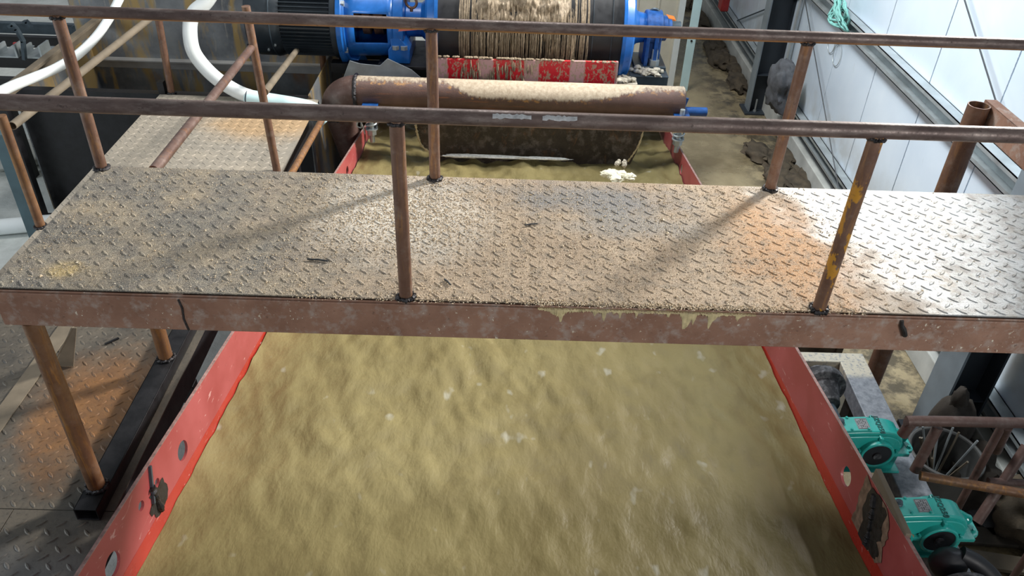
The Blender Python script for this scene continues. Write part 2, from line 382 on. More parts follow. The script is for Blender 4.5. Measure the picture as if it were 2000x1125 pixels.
    def weld(s, c, axis, R, r=.007, seed=0, n=40):
        """lumpy weld bead round a tube"""
        ax = V(axis).normalized(); a = ax.orthogonal().normalized(); bb = ax.cross(a); c = V(c)
        rd = random.Random(seed)
        pts = [c + (a*cos(2*pi*k/n)+bb*sin(2*pi*k/n))*(R+rd.uniform(-.002,.003)) + ax*rd.uniform(-.003,.003) for k in range(n)]
        return s.tube(pts, [r*rd.uniform(.65, 1.35) for k in range(n)], 7, closed=True)
    def build(s, name, mat, parent=None, smooth=35, bevel=0, seg=2, local=False):
        me = bpy.data.meshes.new(name); me.from_pydata([tuple(p) for p in s.v], [], s.f); me.update()
        bm = bmesh.new(); bm.from_mesh(me); bmesh.ops.recalc_face_normals(bm, faces=bm.faces); bm.to_mesh(me); bm.free()
        o = bpy.data.objects.new(name, me); COL.objects.link(o); me.materials.append(M[mat] if isinstance(mat, str) else mat)
        if smooth:
            for p in me.polygons: p.use_smooth = True
            me.set_sharp_from_angle(angle=radians(smooth))
        if bevel:
            md = o.modifiers.new('edge', 'BEVEL'); md.width = bevel; md.segments = seg; md.limit_method = 'ANGLE'; md.angle_limit = radians(40)
        if parent is not None:
            o.parent = parent
            if not local: o.location = -world_loc(parent)
        return o

def world_loc(o):
    p = V(o.location)
    while o.parent is not None: o = o.parent; p += V(o.location)
    return p
def thing(name, label, cat, loc=(0,0,0), group=None):
    o = bpy.data.objects.new(name, None); COL.objects.link(o); o.location = loc; o.empty_display_size = .1
    o['label'] = label; o['category'] = cat
    if group: o['group'] = group
    return o
def tag(o, label, cat, group=None, kind=None):
    o['label'] = label; o['category'] = cat
    if group: o['group'] = group
    if kind: o['kind'] = kind
    return o
def struct(o, label=None, cat=None):
    o['kind'] = 'structure'
    if label: o['label'] = label; o['category'] = cat
    return o
def copy_tree(o, parent=None):
    c = o.copy(); COL.objects.link(c)
    if parent is not None: c.parent = parent
    for ch in [q for q in bpy.data.objects if q.parent == o]: copy_tree(ch, c)
    return c

def lens(mb, x, y, z, ang, L=.024, W=.0075, H=.003):
    """one raised lozenge of chequer plate"""
    ca, sa = cos(ang), sin(ang); n = 5; vs = []
    T = lambda u, v, w: (x+u*ca-v*sa, y+u*sa+v*ca, z+w)
    prof = [(-1,0),(-.6,.72),(0,1),(.6,.72),(1,0),(.6,-.72),(0,-1),(-.6,-.72)]
    vs = [T(a*L, c_*W, 0) for a, c_ in prof] + [T(a*L*.72, c_*W*.38, H) for a, c_ in prof]
    mb.add(vs, [(i, (i+1) % 8, (i+1) % 8+8, i+8) for i in range(8)] + [tuple(range(8, 16))])
def tread(mb, x0, x1, y0, y1, z, p=.072, a0=pi/4, inside=None, **kw):
    nx, ny = int((x1-x0)/p), int((y1-y0)/p)
    for i in range(nx):
        for j in range(ny):
            for k in (0, 1):
                X = x0+(i+.3+.5*k)*p; Y = y0+(j+.3+.5*k)*p
                if X > x1-.03 or Y > y1-.03 or X < x0+.02 or Y < y0+.02: continue
                if inside and not inside(X, Y): continue
                lens(mb, X, Y, z, a0 if k else -a0, **kw)
FLOOR = -2.45; WX = 3.45; LZ = -1.17           # floor, wall plane, lower deck level

# ------------------------------------------------------------------ the setting
mb = MB(); mb.b2((-9, -4, FLOOR-.2), (WX+.3, 16, FLOOR)); struct(mb.build('floor', 'floor_mud', smooth=0))
# panelled wall: 1.0 m panels with narrow joints, dark backing behind the joints
mb = MB(); y = -3.0
while y < 16:
    mb.b2((WX, y+.006, -2.22), (WX+.07, y+.994, 1.25)); y += 1.0
wall = struct(mb.build('wall_right', 'wall_panel', smooth=0, bevel=.004))
mb = MB(); mb.b2((WX+.071, -3.0, -2.22), (WX+.10, 16, 1.25)); back = mb.build('joint_backing', 'cable', wall, smooth=0)
mb = MB(); mb.b2((WX-.10, -3, FLOOR), (WX+.2, 16, -2.22)); struct(mb.build('baseboard_right', 'concrete', smooth=0, bevel=.01))
# ribbon window above the panels: frame and mullions, daylight comes in here
mb = MB(); mb.b2((WX-.02, -3, 1.25), (WX+.12, 16, 1.31)); mb.b2((WX-.02, -3, 3.4), (WX+.12, 16, 3.48))
for y in (-3, 0, 2.47, 5.2, 8, 11, 14): mb.b2((WX-.01, y-.05, 1.31), (WX+.09, y+.05, 3.4))
struct(mb.build('window_1', 'galv', smooth=0))
# steel girts along the wall: channels with their hollow side to the room
def girt(name, z, h, x=WX, dpt=.10):
    mb = MB(); x1 = x-.002; x0 = x1-dpt
    mb.b2((x1-.008, -3, z-h/2), (x1, 16, z+h/2))
    mb.b2((x0, -3, z+h/2-.008), (x1, 16, z+h/2)); mb.b2((x0, -3, z-h/2), (x1, 16, z-h/2+.008))
    mb.b2((x0, -3, z-h/2), (x0+.006, 16, z-h/2+.035)); mb.b2((x0, -3, z+h/2-.035), (x0+.006, 16, z+h/2))
    return struct(mb.build(name, 'galv', smooth=0))
zA = un(1865, 281, 'x', WX-.10).z; zB = un(1630, 366, 'x', WX-.10).z
girt('trim_1', zA+.07, .16); girt('trim_2', zB+.06, .14)

# H columns
def column(x, y, label, w=.26, d=.24):
    t = thing('steel_column', label, 'column', (x, y, FLOOR))
    m = MB(); m.b2((-w/2, -.006, .02), (w/2, .006, 4.6)); m.build('web', 'col_grey', t, 0, local=True)
    for sx in (-1, 1):
        m = MB(); m.b2((sx*w/2-.008, -d/2, .02), (sx*w/2+.008, d/2, 4.6)); m.build('flange', 'col_edge' if sx < 0 else 'col_grey', t, 0, local=True)
    m = MB(); m.box((0, 0, .012), (w+.12, d+.12, .024)); m.build('base_plate', 'col_grey', t, 0, bevel=.003, local=True)
    for sx in (-1, 1):
        for sy in (-1, 1):
            m = MB(); m.cyl((sx*.07, sy*.09, .02), (sx*.07, sy*.09, .19), .011, 10); m.hexa((sx*.07, sy*.09, .024), (0,0,1), .022, .02)
            m.build('anchor_bolt', 'galv', t, local=True)
    m = MB()
    for sz in (.5, 1.6, 2.7): m.b2((-w/2, -d/2+.01, sz), (w/2, -.006, sz+.008))
    m.build('stiffener', 'col_grey', t, 0, local=True)
    return t
pc = un(1480, 216, 'z', FLOOR)
column(pc.x, pc.y, 'dark grey steel column bolted to the floor far along the white wall', .30, .20)
pn = un(1905, 690, 'x', 3.15)
column(3.16, pn.y+.02, 'dark grey steel column rising past the silver end of the walkway', .26, .26)

# thin tie wires in front of the wall
for k, (a, c_) in enumerate((((1572, 0), (1640, 380)), ((1884, 0), (1952, 220)))):
    m = MB(); p0 = un(*a, 'x', WX-.13); p1 = un(*c_, 'x', WX-.13); d = (p1-p0); m.tube([p0-d*.25, p1+d*.12], .006, 8)
    tag(m.build('tie_wire', 'cable'), ('thin dark tie wire slanting down the wall just behind the far rusty post', 'thin dark tie wire slanting down the bright upper corner of the wall')[k], 'wire')
m = MB(); m.tube([un(1440, 40, 'x', WX-.03), un(1560, -8, 'x', WX-.03)], .010, 8); tag(m.build('conduit', 'slate_steel'), 'thin grey conduit running up the wall beside the far column', 'conduit')
m = MB(); m.tube([un(1528, 160, 'x', WX-.05), un(1570, -20, 'x', WX-.05)], .022, 10); tag(m.build('downpipe', 'galv'), 'slim grey upright pipe against the wall above the dark sack', 'pipe')
# far partition of cream panels, and the pale strip standing before it
m = MB(); m.b2((.9, 8.6, FLOOR), (2.32, 8.66, 1.2)); 
for x in (1.15, 1.42, 1.70, 1.98, 2.25): m.b2((x, 8.575, FLOOR), (x+.035, 8.6, 1.2))
struct(m.build('wall_back', 'cream_panel', smooth=0, bevel=.004))
q = un(1342, 132, 'y', 8.2); q2 = un(1352, 62, 'y', 8.2)
m = MB(); m.b2((q.x-.055, 8.2, FLOOR), (q.x+.055, 8.22, q2.z+.7)); st = m.build('upright_strip', 'pale_blue', None, 0, bevel=.004)
tag(st, 'pale blue upright metal strip standing behind the blue bearing', 'metal strip')
m = MB(); m.cyl((q.x, 8.199, q2.z-.12), (q.x, 8.19, q2.z-.12), .014, 12); m.build('bolt', 'black_steel', st)
m = MB(); q = un(1318, 120, 'y', 8.3); m.b2((q.x-.05, 8.3, FLOOR), (q.x+.03, 8.33, 1.0)); tag(m.build('edge_strip', 'white_hose', None, 0, bevel=.004), 'white upright edge strip beside the cream partition', 'metal strip')

# ------------------------------------------------------------------ upper walkway
XL, W = -1.835, .955; XR = 2.75
wk = thing('walkway', 'rusty steel walkway of dusty chequer plate crossing over the red trough', 'walkway', (.4, .5, 0))
m = MB(); m.b2((XL, .012, -.006), (XR, W, 0))
tread(m, XL, XR, .012, W, 0.0)
m.build('deck_plate', 'deck_plate', wk, smooth=25)
m = MB(); bh = .148
m.b2((XL, -.004, -.016-bh), (XR, .004, -.016))                       # web of the front channel
m.b2((XL, .004, -.026), (XR, .062, -.016)); m.b2((XL, .004, -.016-bh), (XR, .062, -.006-bh))
m.b2((XL, .004, -.016), (XR, .010, -.008))
fb = m.build('edge_beam', 'beam_steel', wk, 0, bevel=.003)
fb['label'] = 'brown rusty channel beam along the near edge'
m = MB(); sx = un(355, 600, 'y', -.004).x
m.tube([(sx-.004, -.006, -.02), (sx+.003, -.007, -.06), (sx-.002, -.006, -.11), (sx+.006, -.006, -.162)], .004, 8); m.build('weld_seam', 'weld', fb)
m = MB(); sx = un(1765, 640, 'y', -.004).x
m.tube([(sx-.018, -.008, -.018), (sx-.014, -.010, -.04), (sx, -.011, -.06), (sx+.012, -.010, -.085), (sx+.018, -.007, -.092)], [.006, .008, .010, .010, .005], 8); m.build('burn_mark', 'burnt_paint', fb)
# slurry that ran over the near edge and dried
m = MB(); rd = random.Random(4); x = un(1050, 605, 'y', 0).x; xe = un(1475, 620, 'y', 0).x; top = []; bot = []
n = 260
for i in range(n+1):
    u = i/n; xx = x+(xe-x)*u
    dr = .004+.022*abs(noise.noise(V((u*9, 1, 0))))+.075*max(0, noise.noise(V((u*41, 4, 2))))**1.3+.012*rd.random()
    dr += .075*math.exp(-((u-.685)/.022)**2)+.035*math.exp(-((u-.80)/.02)**2)+.03*math.exp(-((u-.10)/.03)**2)+.02*math.exp(-((u-.93)/.02)**2)
    dr = max(.0, dr-.010)*min(1, u*8+.25)*min(1, (1-u)*8+.2)+.0015
    top.append((xx, -.015-.003*rd.random())); bot.append((xx, -.016-dr))
vs = []; fs = []
for i in range(n+1):
    vs += [(top[i][0], .004, -.0155), (top[i][0], -.0055-.003*rd.random(), top[i][1]), (top[i][0], -.0065-.005*rd.random(), (top[i][1]+bot[i][1])/2), (bot[i][0], -.0045, bot[i][1])]
for i in range(n):
    for k in range(3): fs.append((i*4+k, (i+1)*4+k, (i+1)*4+k+1, i*4+k+1))
m.add(vs, fs); dm = m.build('dried_slurry', 'dry_mud', wk, 60); dm['kind'] = 'stuff'; dm['label'] = 'yellowish dried slurry drips on the near edge'
m = MB(); m.b2((XL, W-.05, -.156), (XR, W, -.146)); m.b2((XL, W-.008, -.156), (XR, W, -.007)); m.build('edge_beam', 'beam_steel', wk, 0, bevel=.003)
m = MB(); m.b2((XL, .0, -.156), (XL+.008, W, -.008)); m.build('end_beam', 'beam_steel', wk, 0, bevel=.003)
for x in (-1.2, -.4, .4, 1.2, 2.0): m = MB(); m.b2((x, .01, -.07), (x+.05, W-.01, -.007)); m.build('cross_bearer', 'beam_steel', wk, 0)
LX = -1.752
for y in (.028, .90):
    m = MB(); m.pipe((LX, y, -1.098), (LX, y, -.164 if y < .5 else -.157), .036, .005, 28); lg = m.build('support_leg', 'leg_steel', wk)
    m = MB(); m.weld((LX, y, -1.093), (0,0,1), .040, .010, int(y*10)); m.build('weld_bead', 'weld', lg)

# guard rails of the upper walkway
def rail(label, y, z, x0, x1, r, posts, pr, seed):
    t = thing('guard_rail', label, 'guard rail', (0, y, 0))
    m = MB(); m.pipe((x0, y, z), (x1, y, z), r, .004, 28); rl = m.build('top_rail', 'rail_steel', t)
    for k, (px, pxt) in enumerate(posts):
        m = MB(); m.tube([(px, y, .001), (pxt, y, z-r*.6)], pr, 26); p = m.build('post', 'post_steel', t)
        m = MB(); m.weld((pxt, y, z-r*.98), (0,0,1), pr*.98, .0065, seed+k); m.build('weld_bead', 'weld', p)
        m = MB(); m.weld((px, y, .004), (0,0,1), pr+.004, .008, seed+k+7); m.build('weld_bead', 'weld', p)
    return t, rl
f1 = un(793, 588, 'z', 0); f2 = un(1603, 612, 'z', 0)
t, rl = rail('near guard rail of rusty tube with one rail and two posts', .022, .712, -2.1, 2.7, .0258, [(-.340, -.340), (1.178, 1.188), (2.6, 2.6)], .0245, 1)
m = MB()                                                           # bright bare patches on the tube
def patch(mb, x0, x1, y, z, r, a0, a1, seed):
    rd = random.Random(seed); n = 16; k = 6; vs = []; fs = []
    for i in range(n+1):
        u = i/n; e = .25*rd.random(); lo = a0+(a1-a0)*e; hi = a1-(a1-a0)*.3*rd.random()
        for j in range(k+1):
            a = lo+(hi-lo)*j/k; vs.append((x0+(x1-x0)*u, y-cos(a)*r, z+sin(a)*r))
    for i in range(n):
        for j in range(k): fs.append((i*(k+1)+j, (i+1)*(k+1)+j, (i+1)*(k+1)+j+1, i*(k+1)+j+1))
    mb.add(vs, fs)
for a, c_, s in ((962, 1038, 3), (1060, 1128, 8)):
    patch(m, un(a, 225, 'y', 0).x, un(c_, 228, 'y', 0).x, .022, .712, .0263, radians(18), radians(62), s)
m.build('bare_patch', 'bare_patch', rl)
b1, b2_, b3 = un(205, 322, 'z', 0), un(850, 347, 'z', 0), un(1503, 369, 'z', 0)
rail('far guard rail of rusty tube with one rail and three posts', W-.022, .706, -2.4, 2.9, .0238, [(b1.x+.0, b1.x), (b2_.x, b2_.x), (b3.x, b3.x+.008), (2.7, 2.7)], .0245, 21)

# loose grit on the walkway
m = MB(); rd = random.Random(5)
OCT = [(0,2,4),(2,1,4),(1,3,4),(3,0,4),(2,0,5),(1,2,5),(3,1,5),(0,3,5)]
def grain(mb, x, y, z, s):
    a = rd.uniform(0, pi); ca, sa = cos(a)*s, sin(a)*s; k = rd.uniform(.6, 1.); h = s*rd.uniform(.5, .9)
    mb.add([(x+ca, y+sa, z+h*.6), (x-ca, y-sa, z+h*.6), (x-sa*k, y+ca*k, z+h*.6), (x+sa*k, y-ca*k, z+h*.6), (x, y, z+h*1.5), (x, y, z)], OCT)
cnt = 0
while cnt < 15000:
    x = rd.uniform(XL+.03, 2.0); y = .02+.93*rd.random(); 
    w = .40 if x < -.9 else (1. if x < 1.0 else max(.04, 1.-(x-1.0)*1.7))
    if abs(x+.42) < .45 and y > .25: w = 1.3
    w *= .35+1.3*max(0, .5+noise.noise(V((x*3, y*3, 5))))
    if y < .12 and x > -.6 and x < 1.2: w += .5
    if rd.random() > w: continue
    s = .0015+.0032*rd.random()**3
    if rd.random() < .012: s *= 2.1
    grain(m, x, y, 0.0, s); cnt += 1
for (px, py) in ((-.30, .03), (1.22, .03), (-.28, .93), (b3.x, .92)):
    for i in range(260):
        a = rd.uniform(0, 2*pi); r = .035+abs(rd.gauss(0, .035)); X, Y = px+cos(a)*r, py+sin(a)*r
        if .015 < Y < W-.01: grain(m, X, Y, 0, .0012+.0028*rd.random()**2)
for i in range(2600):                                               # crust along the near edge
    X = rd.uniform(-.75, 1.35); X = X if rd.random() < .4 else rd.uniform(.1, 1.05)
    grain(m, X, rd.uniform(-.004, .03), -.006 if rd.random() < .3 else 0, .0016+.0032*rd.random()**2)
for i in range(5200):                                               # pale gritty drift
    X, Y = rd.gauss(-.40, .20), rd.gauss(.62, .15)
    if .03 < Y < W-.02: grain(m, X, Y, 0, .0016+.0028*rd.random()**2)
tag(m.build('sand_grit', 'sand', None, 0), 'pale sand and grit scattered over the walkway plate', 'sand', kind='stuff')
# splinters lying on the plate
for k, (a, c_, lb) in enumerate((((600, 506), (640, 510), 'short dark wire offcut lying on the plate midway between tank end and first near post'), ((868, 545), (880, 556), 'small dark chip on the sandy plate close to the first near post'), ((1025, 440), (1050, 437), 'short dark wire offcut on the plate near the far edge'))):
    p0 = un(*a, 'z', .006); p1 = un(*c_, 'z', .006); m = MB(); m.tube([p0, (p0+p1)/2+V((0, .004, 0)), p1], .0035, 7)
    tag(m.build('wire_offcut', 'cable'), lb, 'wire offcut')

# ------------------------------------------------------------------ red trough
def zt(y): return -.9-.1414*y                    # top edge of the side walls
def xl(y): return -1.462+.026*y
def xr(y): return 1.635
Y0, Y1 = -1.5, 5.95
def wall_plate(outline, holes, P, nrm, th):
    """flat plate with round holes: outline and holes are loops in plate coordinates (y, depth)"""
    bm = bmesh.new(); loops = [outline]+holes; edges = []; L = []
    for lp in loops:
        vs = [bm.verts.new(P(*p)) for p in lp]; L.append(vs)
        edges += [bm.edges.new((vs[i], vs[(i+1) % len(vs)])) for i in range(len(vs))]
    r = bmesh.ops.triangle_fill(bm, use_beauty=True, edges=edges)
    faces = list(bm.faces); bm.verts.index_update()
    v = [x.co.copy() for x in bm.verts]; f = [tuple(x.index for x in q.verts) for q in faces]; n = len(v)
    lf = []
    for vs in L:
        ids = [x.index for x in vs]
        lf += [(ids[i], ids[(i+1) % len(ids)], ids[(i+1) % len(ids)]+n, ids[i]+n) for i in range(len(ids))]
    bm.free(); m = MB(); o = V(nrm)*th
    return m.add(v+[q+o for q in v], f+[tuple(i+n for i in reversed(q)) for q in f]+lf)
def hole(y, dpt, r, n=28, sy=1.): return [(y+r*sy*cos(2*pi*k/n), dpt+r*sin(2*pi*k/n)) for k in range(n)]
tr = thing('sluice_trough', 'long red painted steel trough carrying muddy water under the walkway', 'trough', (.08, 1.5, -1.4))
DEP, STR = .27, .62
outl = [(Y0, 0)]+[(Y0+(Y1-Y0)*i/24, 0) for i in range(1, 25)]+[(Y1-(Y1-Y0)*i/24, DEP) for i in range(25)]
def yz(px, py, x):
    q = un(px, py, 'x', x); return q.y, zt(q.y)-q.z
hl = [hole(*yz(355, 880, -1.46), .052), hole(*yz(222, 1103, -1.47), .056), hole(*yz(308, 942, -1.46), .020), hole(*yz(278, 988, -1.462), .024),
      hole(4.0, .135, .045, 28)]
PL = lambda y, d: V((xl(y), y, zt(y)-d)); PR = lambda y, d: V((xr(y), y, zt(y)-d))
m = wall_plate(outl, hl, PL, (-1, 0, 0), .012); a = m.build('side_wall', 'red_paint', tr, 25)
hr = [hole(*yz(1652, 930, 1.635), .052), hole(*yz(1330, 330, 1.635), .05), hole(-1.2, .16, .052)]
m = wall_plate(outl, hr, PR, (1, 0, 0), .012); c_ = m.build('side_wall', 'red_paint', tr, 25)
def strip(X, sg, d0, d1, off0, off1, th):
    m = MB(); n = 24; vs = []; fs = []
    for i in range(n+1):
        y = Y0+(Y1-Y0)*i/n; x = X(y)
        vs += [(x+sg*off0, y, zt(y)-d0), (x+sg*off1, y, zt(y)-d1), (x-sg*.014, y, zt(y)-d1), (x-sg*.014, y, zt(y)-d0)]
    for i in range(n):
        for k in range(4): fs.append((i*4+k, i*4+(k+1) % 4, (i+1)*4+(k+1) % 4, (i+1)*4+k))
    fs += [(0,1,2,3), (n*4+3, n*4+2, n*4+1, n*4)]
    return m.add(vs, fs)
strip(xl, 1, DEP, STR, .001, .05, .02).build('lower_wall', 'red_wet', tr, 25)
strip(xr, -1, DEP, STR, .001, .05, .02).build('lower_wall', 'red_wet', tr, 25)
for X, sg in ((xl, 1), (xr, -1)):                                   # top edge, paler than the walls
    strip(X, sg, -.003, .0, .0005, .0005, .02).build('top_edge', 'red_edge', tr, 0)
m = MB(); n = 12; vs = []; fs = []
for i in range(n+1):
    y = Y0+(Y1-Y0)*i/n; vs += [(xl(y), y, zt(y)-STR), (xr(y), y, zt(y)-STR), (xr(y), y, zt(y)-STR-.02), (xl(y), y, zt(y)-STR-.02)]
for i in range(n):
    for k in range(4): fs.append((i*4+k, i*4+(k+1) % 4, (i+1)*4+(k+1) % 4, (i+1)*4+k))
m.add(vs, fs); m.build('bottom_plate', 'red_paint', tr, 0)
# splice welds with scorched paint, both sides
def splice(X, sg, pts, parent, seed, lift=.004):
    rd = random.Random(seed); m = MB(); P = [V((X(y)+sg*lift, y, zt(y)-d)) for y, d in pts]; Q = []
    for i in range(len(P)-1):
        for k in range(9): Q.append(P[i].lerp(P[i+1], k/9))
    Q.append(P[-1])
    m.tube(Q, [.013*rd.uniform(.6, 1.5) for q in Q], 8); return m.build('weld_seam', 'weld', parent)
def scorch(X, sg, y, d, ry, rd_, parent, seed, n=40):
    m = MB(); vs = [(X(y)+sg*.0026, y, zt(y)-d)]
    for k in range(n):
        a = 2*pi*k/n; q = 1+.55*noise.noise(V((cos(a)*1.7, sin(a)*1.7, seed*3.1)))+.25*noise.noise(V((cos(a)*5, sin(a)*5, seed)))
        yy = y+ry*cos(a)*q; dd = min(DEP+.02, max(.004, d+rd_*sin(a)*q)); vs.append((X(yy)+sg*.0025, yy, zt(yy)-dd))
    m.add(vs, [(0, 1+k, 1+(k+1) % n) for k in range(n)]); return m.build('scorched_patch', 'burnt_paint', parent, 0)
ya, da = yz(305, 985, -1.462); 
splice(xl, 1, [(ya-.00, .10), (ya+.01, .17), (ya+.02, .27)], a, 2)
m = MB(); m.bar(V((xl(.0)+.004, -.02, zt(0)-.0)), V((xl(0)+.004, ya-.02, zt(0)-.17)), .012, .012, (1,0,0)); m.build('splice_rib', 'slate_steel', a)
scorch(xl, 1, ya+.03, .20, .075, .085, a, 3)
yb, db = yz(1715, 1000, 1.635)
splice(xr, -1, [(yb+.06, .03), (yb+.02, .12), (yb-.01, .22), (yb-.02, .27)], c_, 5)
o1 = scorch(xr, -1.2, yb+.01, .15, .17, .17, c_, 12); o1.data.materials[0] = M['scorched_primer']; o1.name = 'scorched_primer'; scorch(xr, -1.9, yb, .14, .10, .13, c_, 6); scorch(xr, -1.8, yb-.03, .24, .09, .05, c_, 9)
m = MB(); m.b2((1.637, -.32, zt(-.1)-.12), (1.662, .02, zt(-.1)+.045)); m.build('splice_plate', 'plank', c_, 0, bevel=.003)

# muddy water
def water_dep(y): return .355-.034*max(0, y)
m = MB(); nx, ny = 128, 250; ya_, yb_ = Y0, Y1-.05; vs = []; fs = []
for j in range(ny+1):
    y = ya_+(yb_-ya_)*j/ny; a_, b_ = xl(y)+.012, xr(y)-.012
    for i in range(nx+1):
        x = a_+(b_-a_)*i/nx
        amp = .30+.75*min(1, max(0, (y+.6)/1.2)); far = max(0, (y-3.0)/1.2)
        z = zt(y)-water_dep(y)
        rot = V((x*.94+y*.34, y*.94-x*.34, 0))
        z += amp*.95*(.018*noise.noise(V((rot.x*2.6, rot.y*1.3, 3)))+.016*noise.noise(V((rot.x*8.5, rot.y*3.4, 7)))+.010*(1-abs(noise.noise(V((rot.x*11, rot.y*5, 1))))*2)+.005*noise.noise(V((x*28, y*13, 2))))
        z += min(1, far)*(.05*noise.noise(V((x*3, y*3, 9)))+.03*noise.noise(V((x*9, y*9, 4))))
        e = min(x-a_, b_-x); z += .012*math.exp(-e/.06)
        vs.append((x, y, z))
for j in range(ny):
    for i in range(nx): k = j*(nx+1)+i; fs.append((k, k+1, k+nx+2, k+nx+1))
m.add(vs, fs); tag(m.build('muddy_water', 'muddy_water', None, 180), 'olive brown muddy water streaming along the red trough', 'water', kind='stuff')
# foam lumps where the water tumbles near the apron
wz = lambda y: zt(y)-water_dep(y)
def foam(px, py, yy, d, label, mat, seed, n=6):
    c = un(px, py, 'y', yy); m = MB(); r = random.Random(seed)
    for k in range(n): m.blob((c.x+r.uniform(-1, 1)*d[0], yy+r.uniform(-1, 1)*d[1], max(c.z-.01, wz(yy))+r.uniform(0, 1)*d[2]), (d[0]*.42, d[1]*.6, d[2]*.9), seed+k, .45, 2.4, 3)
    return tag(m.build('foam', mat, None, 60), label, 'foam', kind='stuff')
foam(1212, 346, 3.7, (.115, .07, .03), 'cream foam mound churning just beyond the walkway plate', 'foam', 3, 9)
foam(985, 306, 4.46, (.42, .018, .010), 'thin white foam line floating along the foot of the dark apron', 'white_foam', 15, 30)
foam(1215, 318, 4.1, (.05, .04, .03), 'small foam spout at the corner of the dark apron', 'pale_mud', 31, 4)
# ------------------------------------------------------------------ lower deck beside the trough
DX0, DX1, DY1 = -3.08, -1.665, 4.52
ld = thing('lower_deck', 'lower chequer plate deck with orange rust beside the red trough', 'deck', (-2.3, 1, LZ))
for (x0, x1, y0, y1) in ((DX0, DX1, -.045, 2.1), (DX0, DX1, 2.104, DY1), (DX0, -2.105, -2.4, -.05), (-2.10, DX1, -2.4, -.05)):
    m = MB(); m.b2((x0, y0, LZ-.008), (x1, y1, LZ)); tread(m, x0, x1, y0, y1, LZ, .085, inside=None, L=.026, W=.008, H=.0035)
    m.build('deck_plate', 'lower_plate', ld, 25)
for x in (DX0+.03, DX1-.03):
    m = MB(); m.b2((x-.03, -2.4, LZ-.15), (x+.03, DY1, LZ-.0085)); m.build('edge_beam', 'black_steel', ld, 0, bevel=.003)
for y in (-1.9, -.7, .5, 1.7, 2.9, 4.1): m = MB(); m.b2((DX0+.06, y, LZ-.10), (DX1-.06, y+.06, LZ-.0085)); m.build('cross_bearer', 'black_steel', ld, 0)
for (x, y) in ((DX0+.03, -1.8), (DX1-.03, .95), (DX1-.03, -1.8), (DX0+.03, .95), (DX1-.03, 3.6), (DX0+.03, 3.6)):
    m = MB(); m.b2((x-.035, y-.035, FLOOR), (x+.035, y+.035, LZ-.15)); m.build('leg', 'black_steel', ld, 0, bevel=.004)
p = un(62, 735, 'z', LZ)
m = MB(); m.b2((p.x-.045, -1.2, LZ+.004), (p.x+.045, 1.35, LZ+.010)); m.build('flat_bar', 'plank', ld, 0)['label'] = 'pale worn flat bar laid along the deck'
# square tube the walkway legs stand on
m = MB(); y0, y1 = -.10, 1.35; w, h = .10, .068; x0, x1 = LX-w/2, LX+w/2
zt0, zt1 = LZ+.0042, LZ+h+.004
for lo, hi in (((x0, y0, zt0), (x1, y1, zt0+.006)), ((x0, y0, zt1-.006), (x1, y1, zt1)), ((x0, y0, zt0), (x0+.006, y1, zt1)), ((x1-.006, y0, zt0), (x1, y1, zt1))): m.b2(lo, hi)
tag(m.build('square_tube', 'black_steel', None, 0, bevel=.002), 'black hollow steel tube lying on the lower deck under the walkway legs', 'steel tube')
# triangular gusset
a, c_, e = un(108, 714, 'z', LZ+.004), un(143, 716, 'z', LZ+.004), un(150, 640, 'y', un(143, 716, 'z', LZ).y)
m = MB(); pl = [(a.x, LZ+.004), (c_.x, LZ+.004), (e.x, e.z), (e.x-.03, e.z)]
m.prism([(q[0], q[1]) for q in pl], .008, (0, a.y, 0)); m.bar((a.x-.01, a.y+.04, LZ+.01), (e.x-.02, a.y+.04, e.z), .09, .008, (0,0,1))
tag(m.build('gusset_plate', 'plank', None, 0, bevel=.002), 'dark triangular steel gusset standing on the lower deck behind the orange leg', 'gusset')
# a short offcut on the deck
q = un(205, 672, 'z', LZ+.006); q2 = un(232, 660, 'z', LZ+.006); m = MB(); m.bar(q, q2, .012, .006); tag(m.build('steel_offcut', 'black_steel', None, 0), 'small dark steel offcut lying on the lower deck behind the walkway beam', 'offcut')

# rails of the lower deck
gl = thing('guard_rail', 'weathered brown guard rail along the far side of the lower deck by the tank', 'guard rail', (-3.0, 3.4, LZ))
pa, pb = un(335, 182, 'z', LZ), un(80, 443, 'z', LZ)
zr = LZ+.70
ra, rb = un(298, 32, 'z', zr), un(24, 246, 'z', zr)
for k, (pp, tp) in enumerate(((pa, un(308, 28, 'y', pa.y)), (pb, un(2, 226, 'y', pb.y)))):
    m = MB(); m.tube([pp, tp], .030, 22); po = m.build('post', 'leg_steel' if k else 'post_steel', gl)
    m = MB(); m.weld(V(pp)+V((0, 0, .006)), (0,0,1), .034, .009, 50+k); m.build('weld_bead', 'weld', po)
m = MB(); m.pipe(rb, ra+(ra-rb)*.02, .027, .004, 22); m.build('top_rail', 'plank', gl)
m = MB(); m.b2((pa.x-.10, pa.y-.03, LZ+.001), (pa.x-.045, pa.y+.03, LZ+.11)); m.build('clip', 'black_steel', gl, 0)
gr = thing('guard_rail', 'guard rail of rusty tube on the trough side of the lower deck, under the motor', 'guard rail', (-1.72, 3, LZ))
p5 = un(541, 334, 'z', LZ); t5 = un(480, 12, 'y', p5.y)
m = MB(); m.tube([p5, t5], .029, 22); po = m.build('post', 'post_steel', gr)
p6 = un(643, 190, 'y', 5.98); t6 = un(622, 30, 'y', 5.98)
m = MB(); m.tube([(p6.x-.03, 5.98, -2.1), t6], .034, 22); tag(m.build('support_post', 'post_steel'), 'slim rusty tube post rising out of the tank behind the motor', 'post')
j = un(492, 92, 'y', p5.y); far = un(302, 330, 'x', j.x)
far = un(300, 334, 'y', 1.0)
m = MB(); m.tube([far, j], .026, 22); sr = m.build('sloping_rail', 'round_steel', gr); m = MB(); m.weld(j, (j-far), .024, .010, 9); m.build('weld_bead', 'weld', sr)
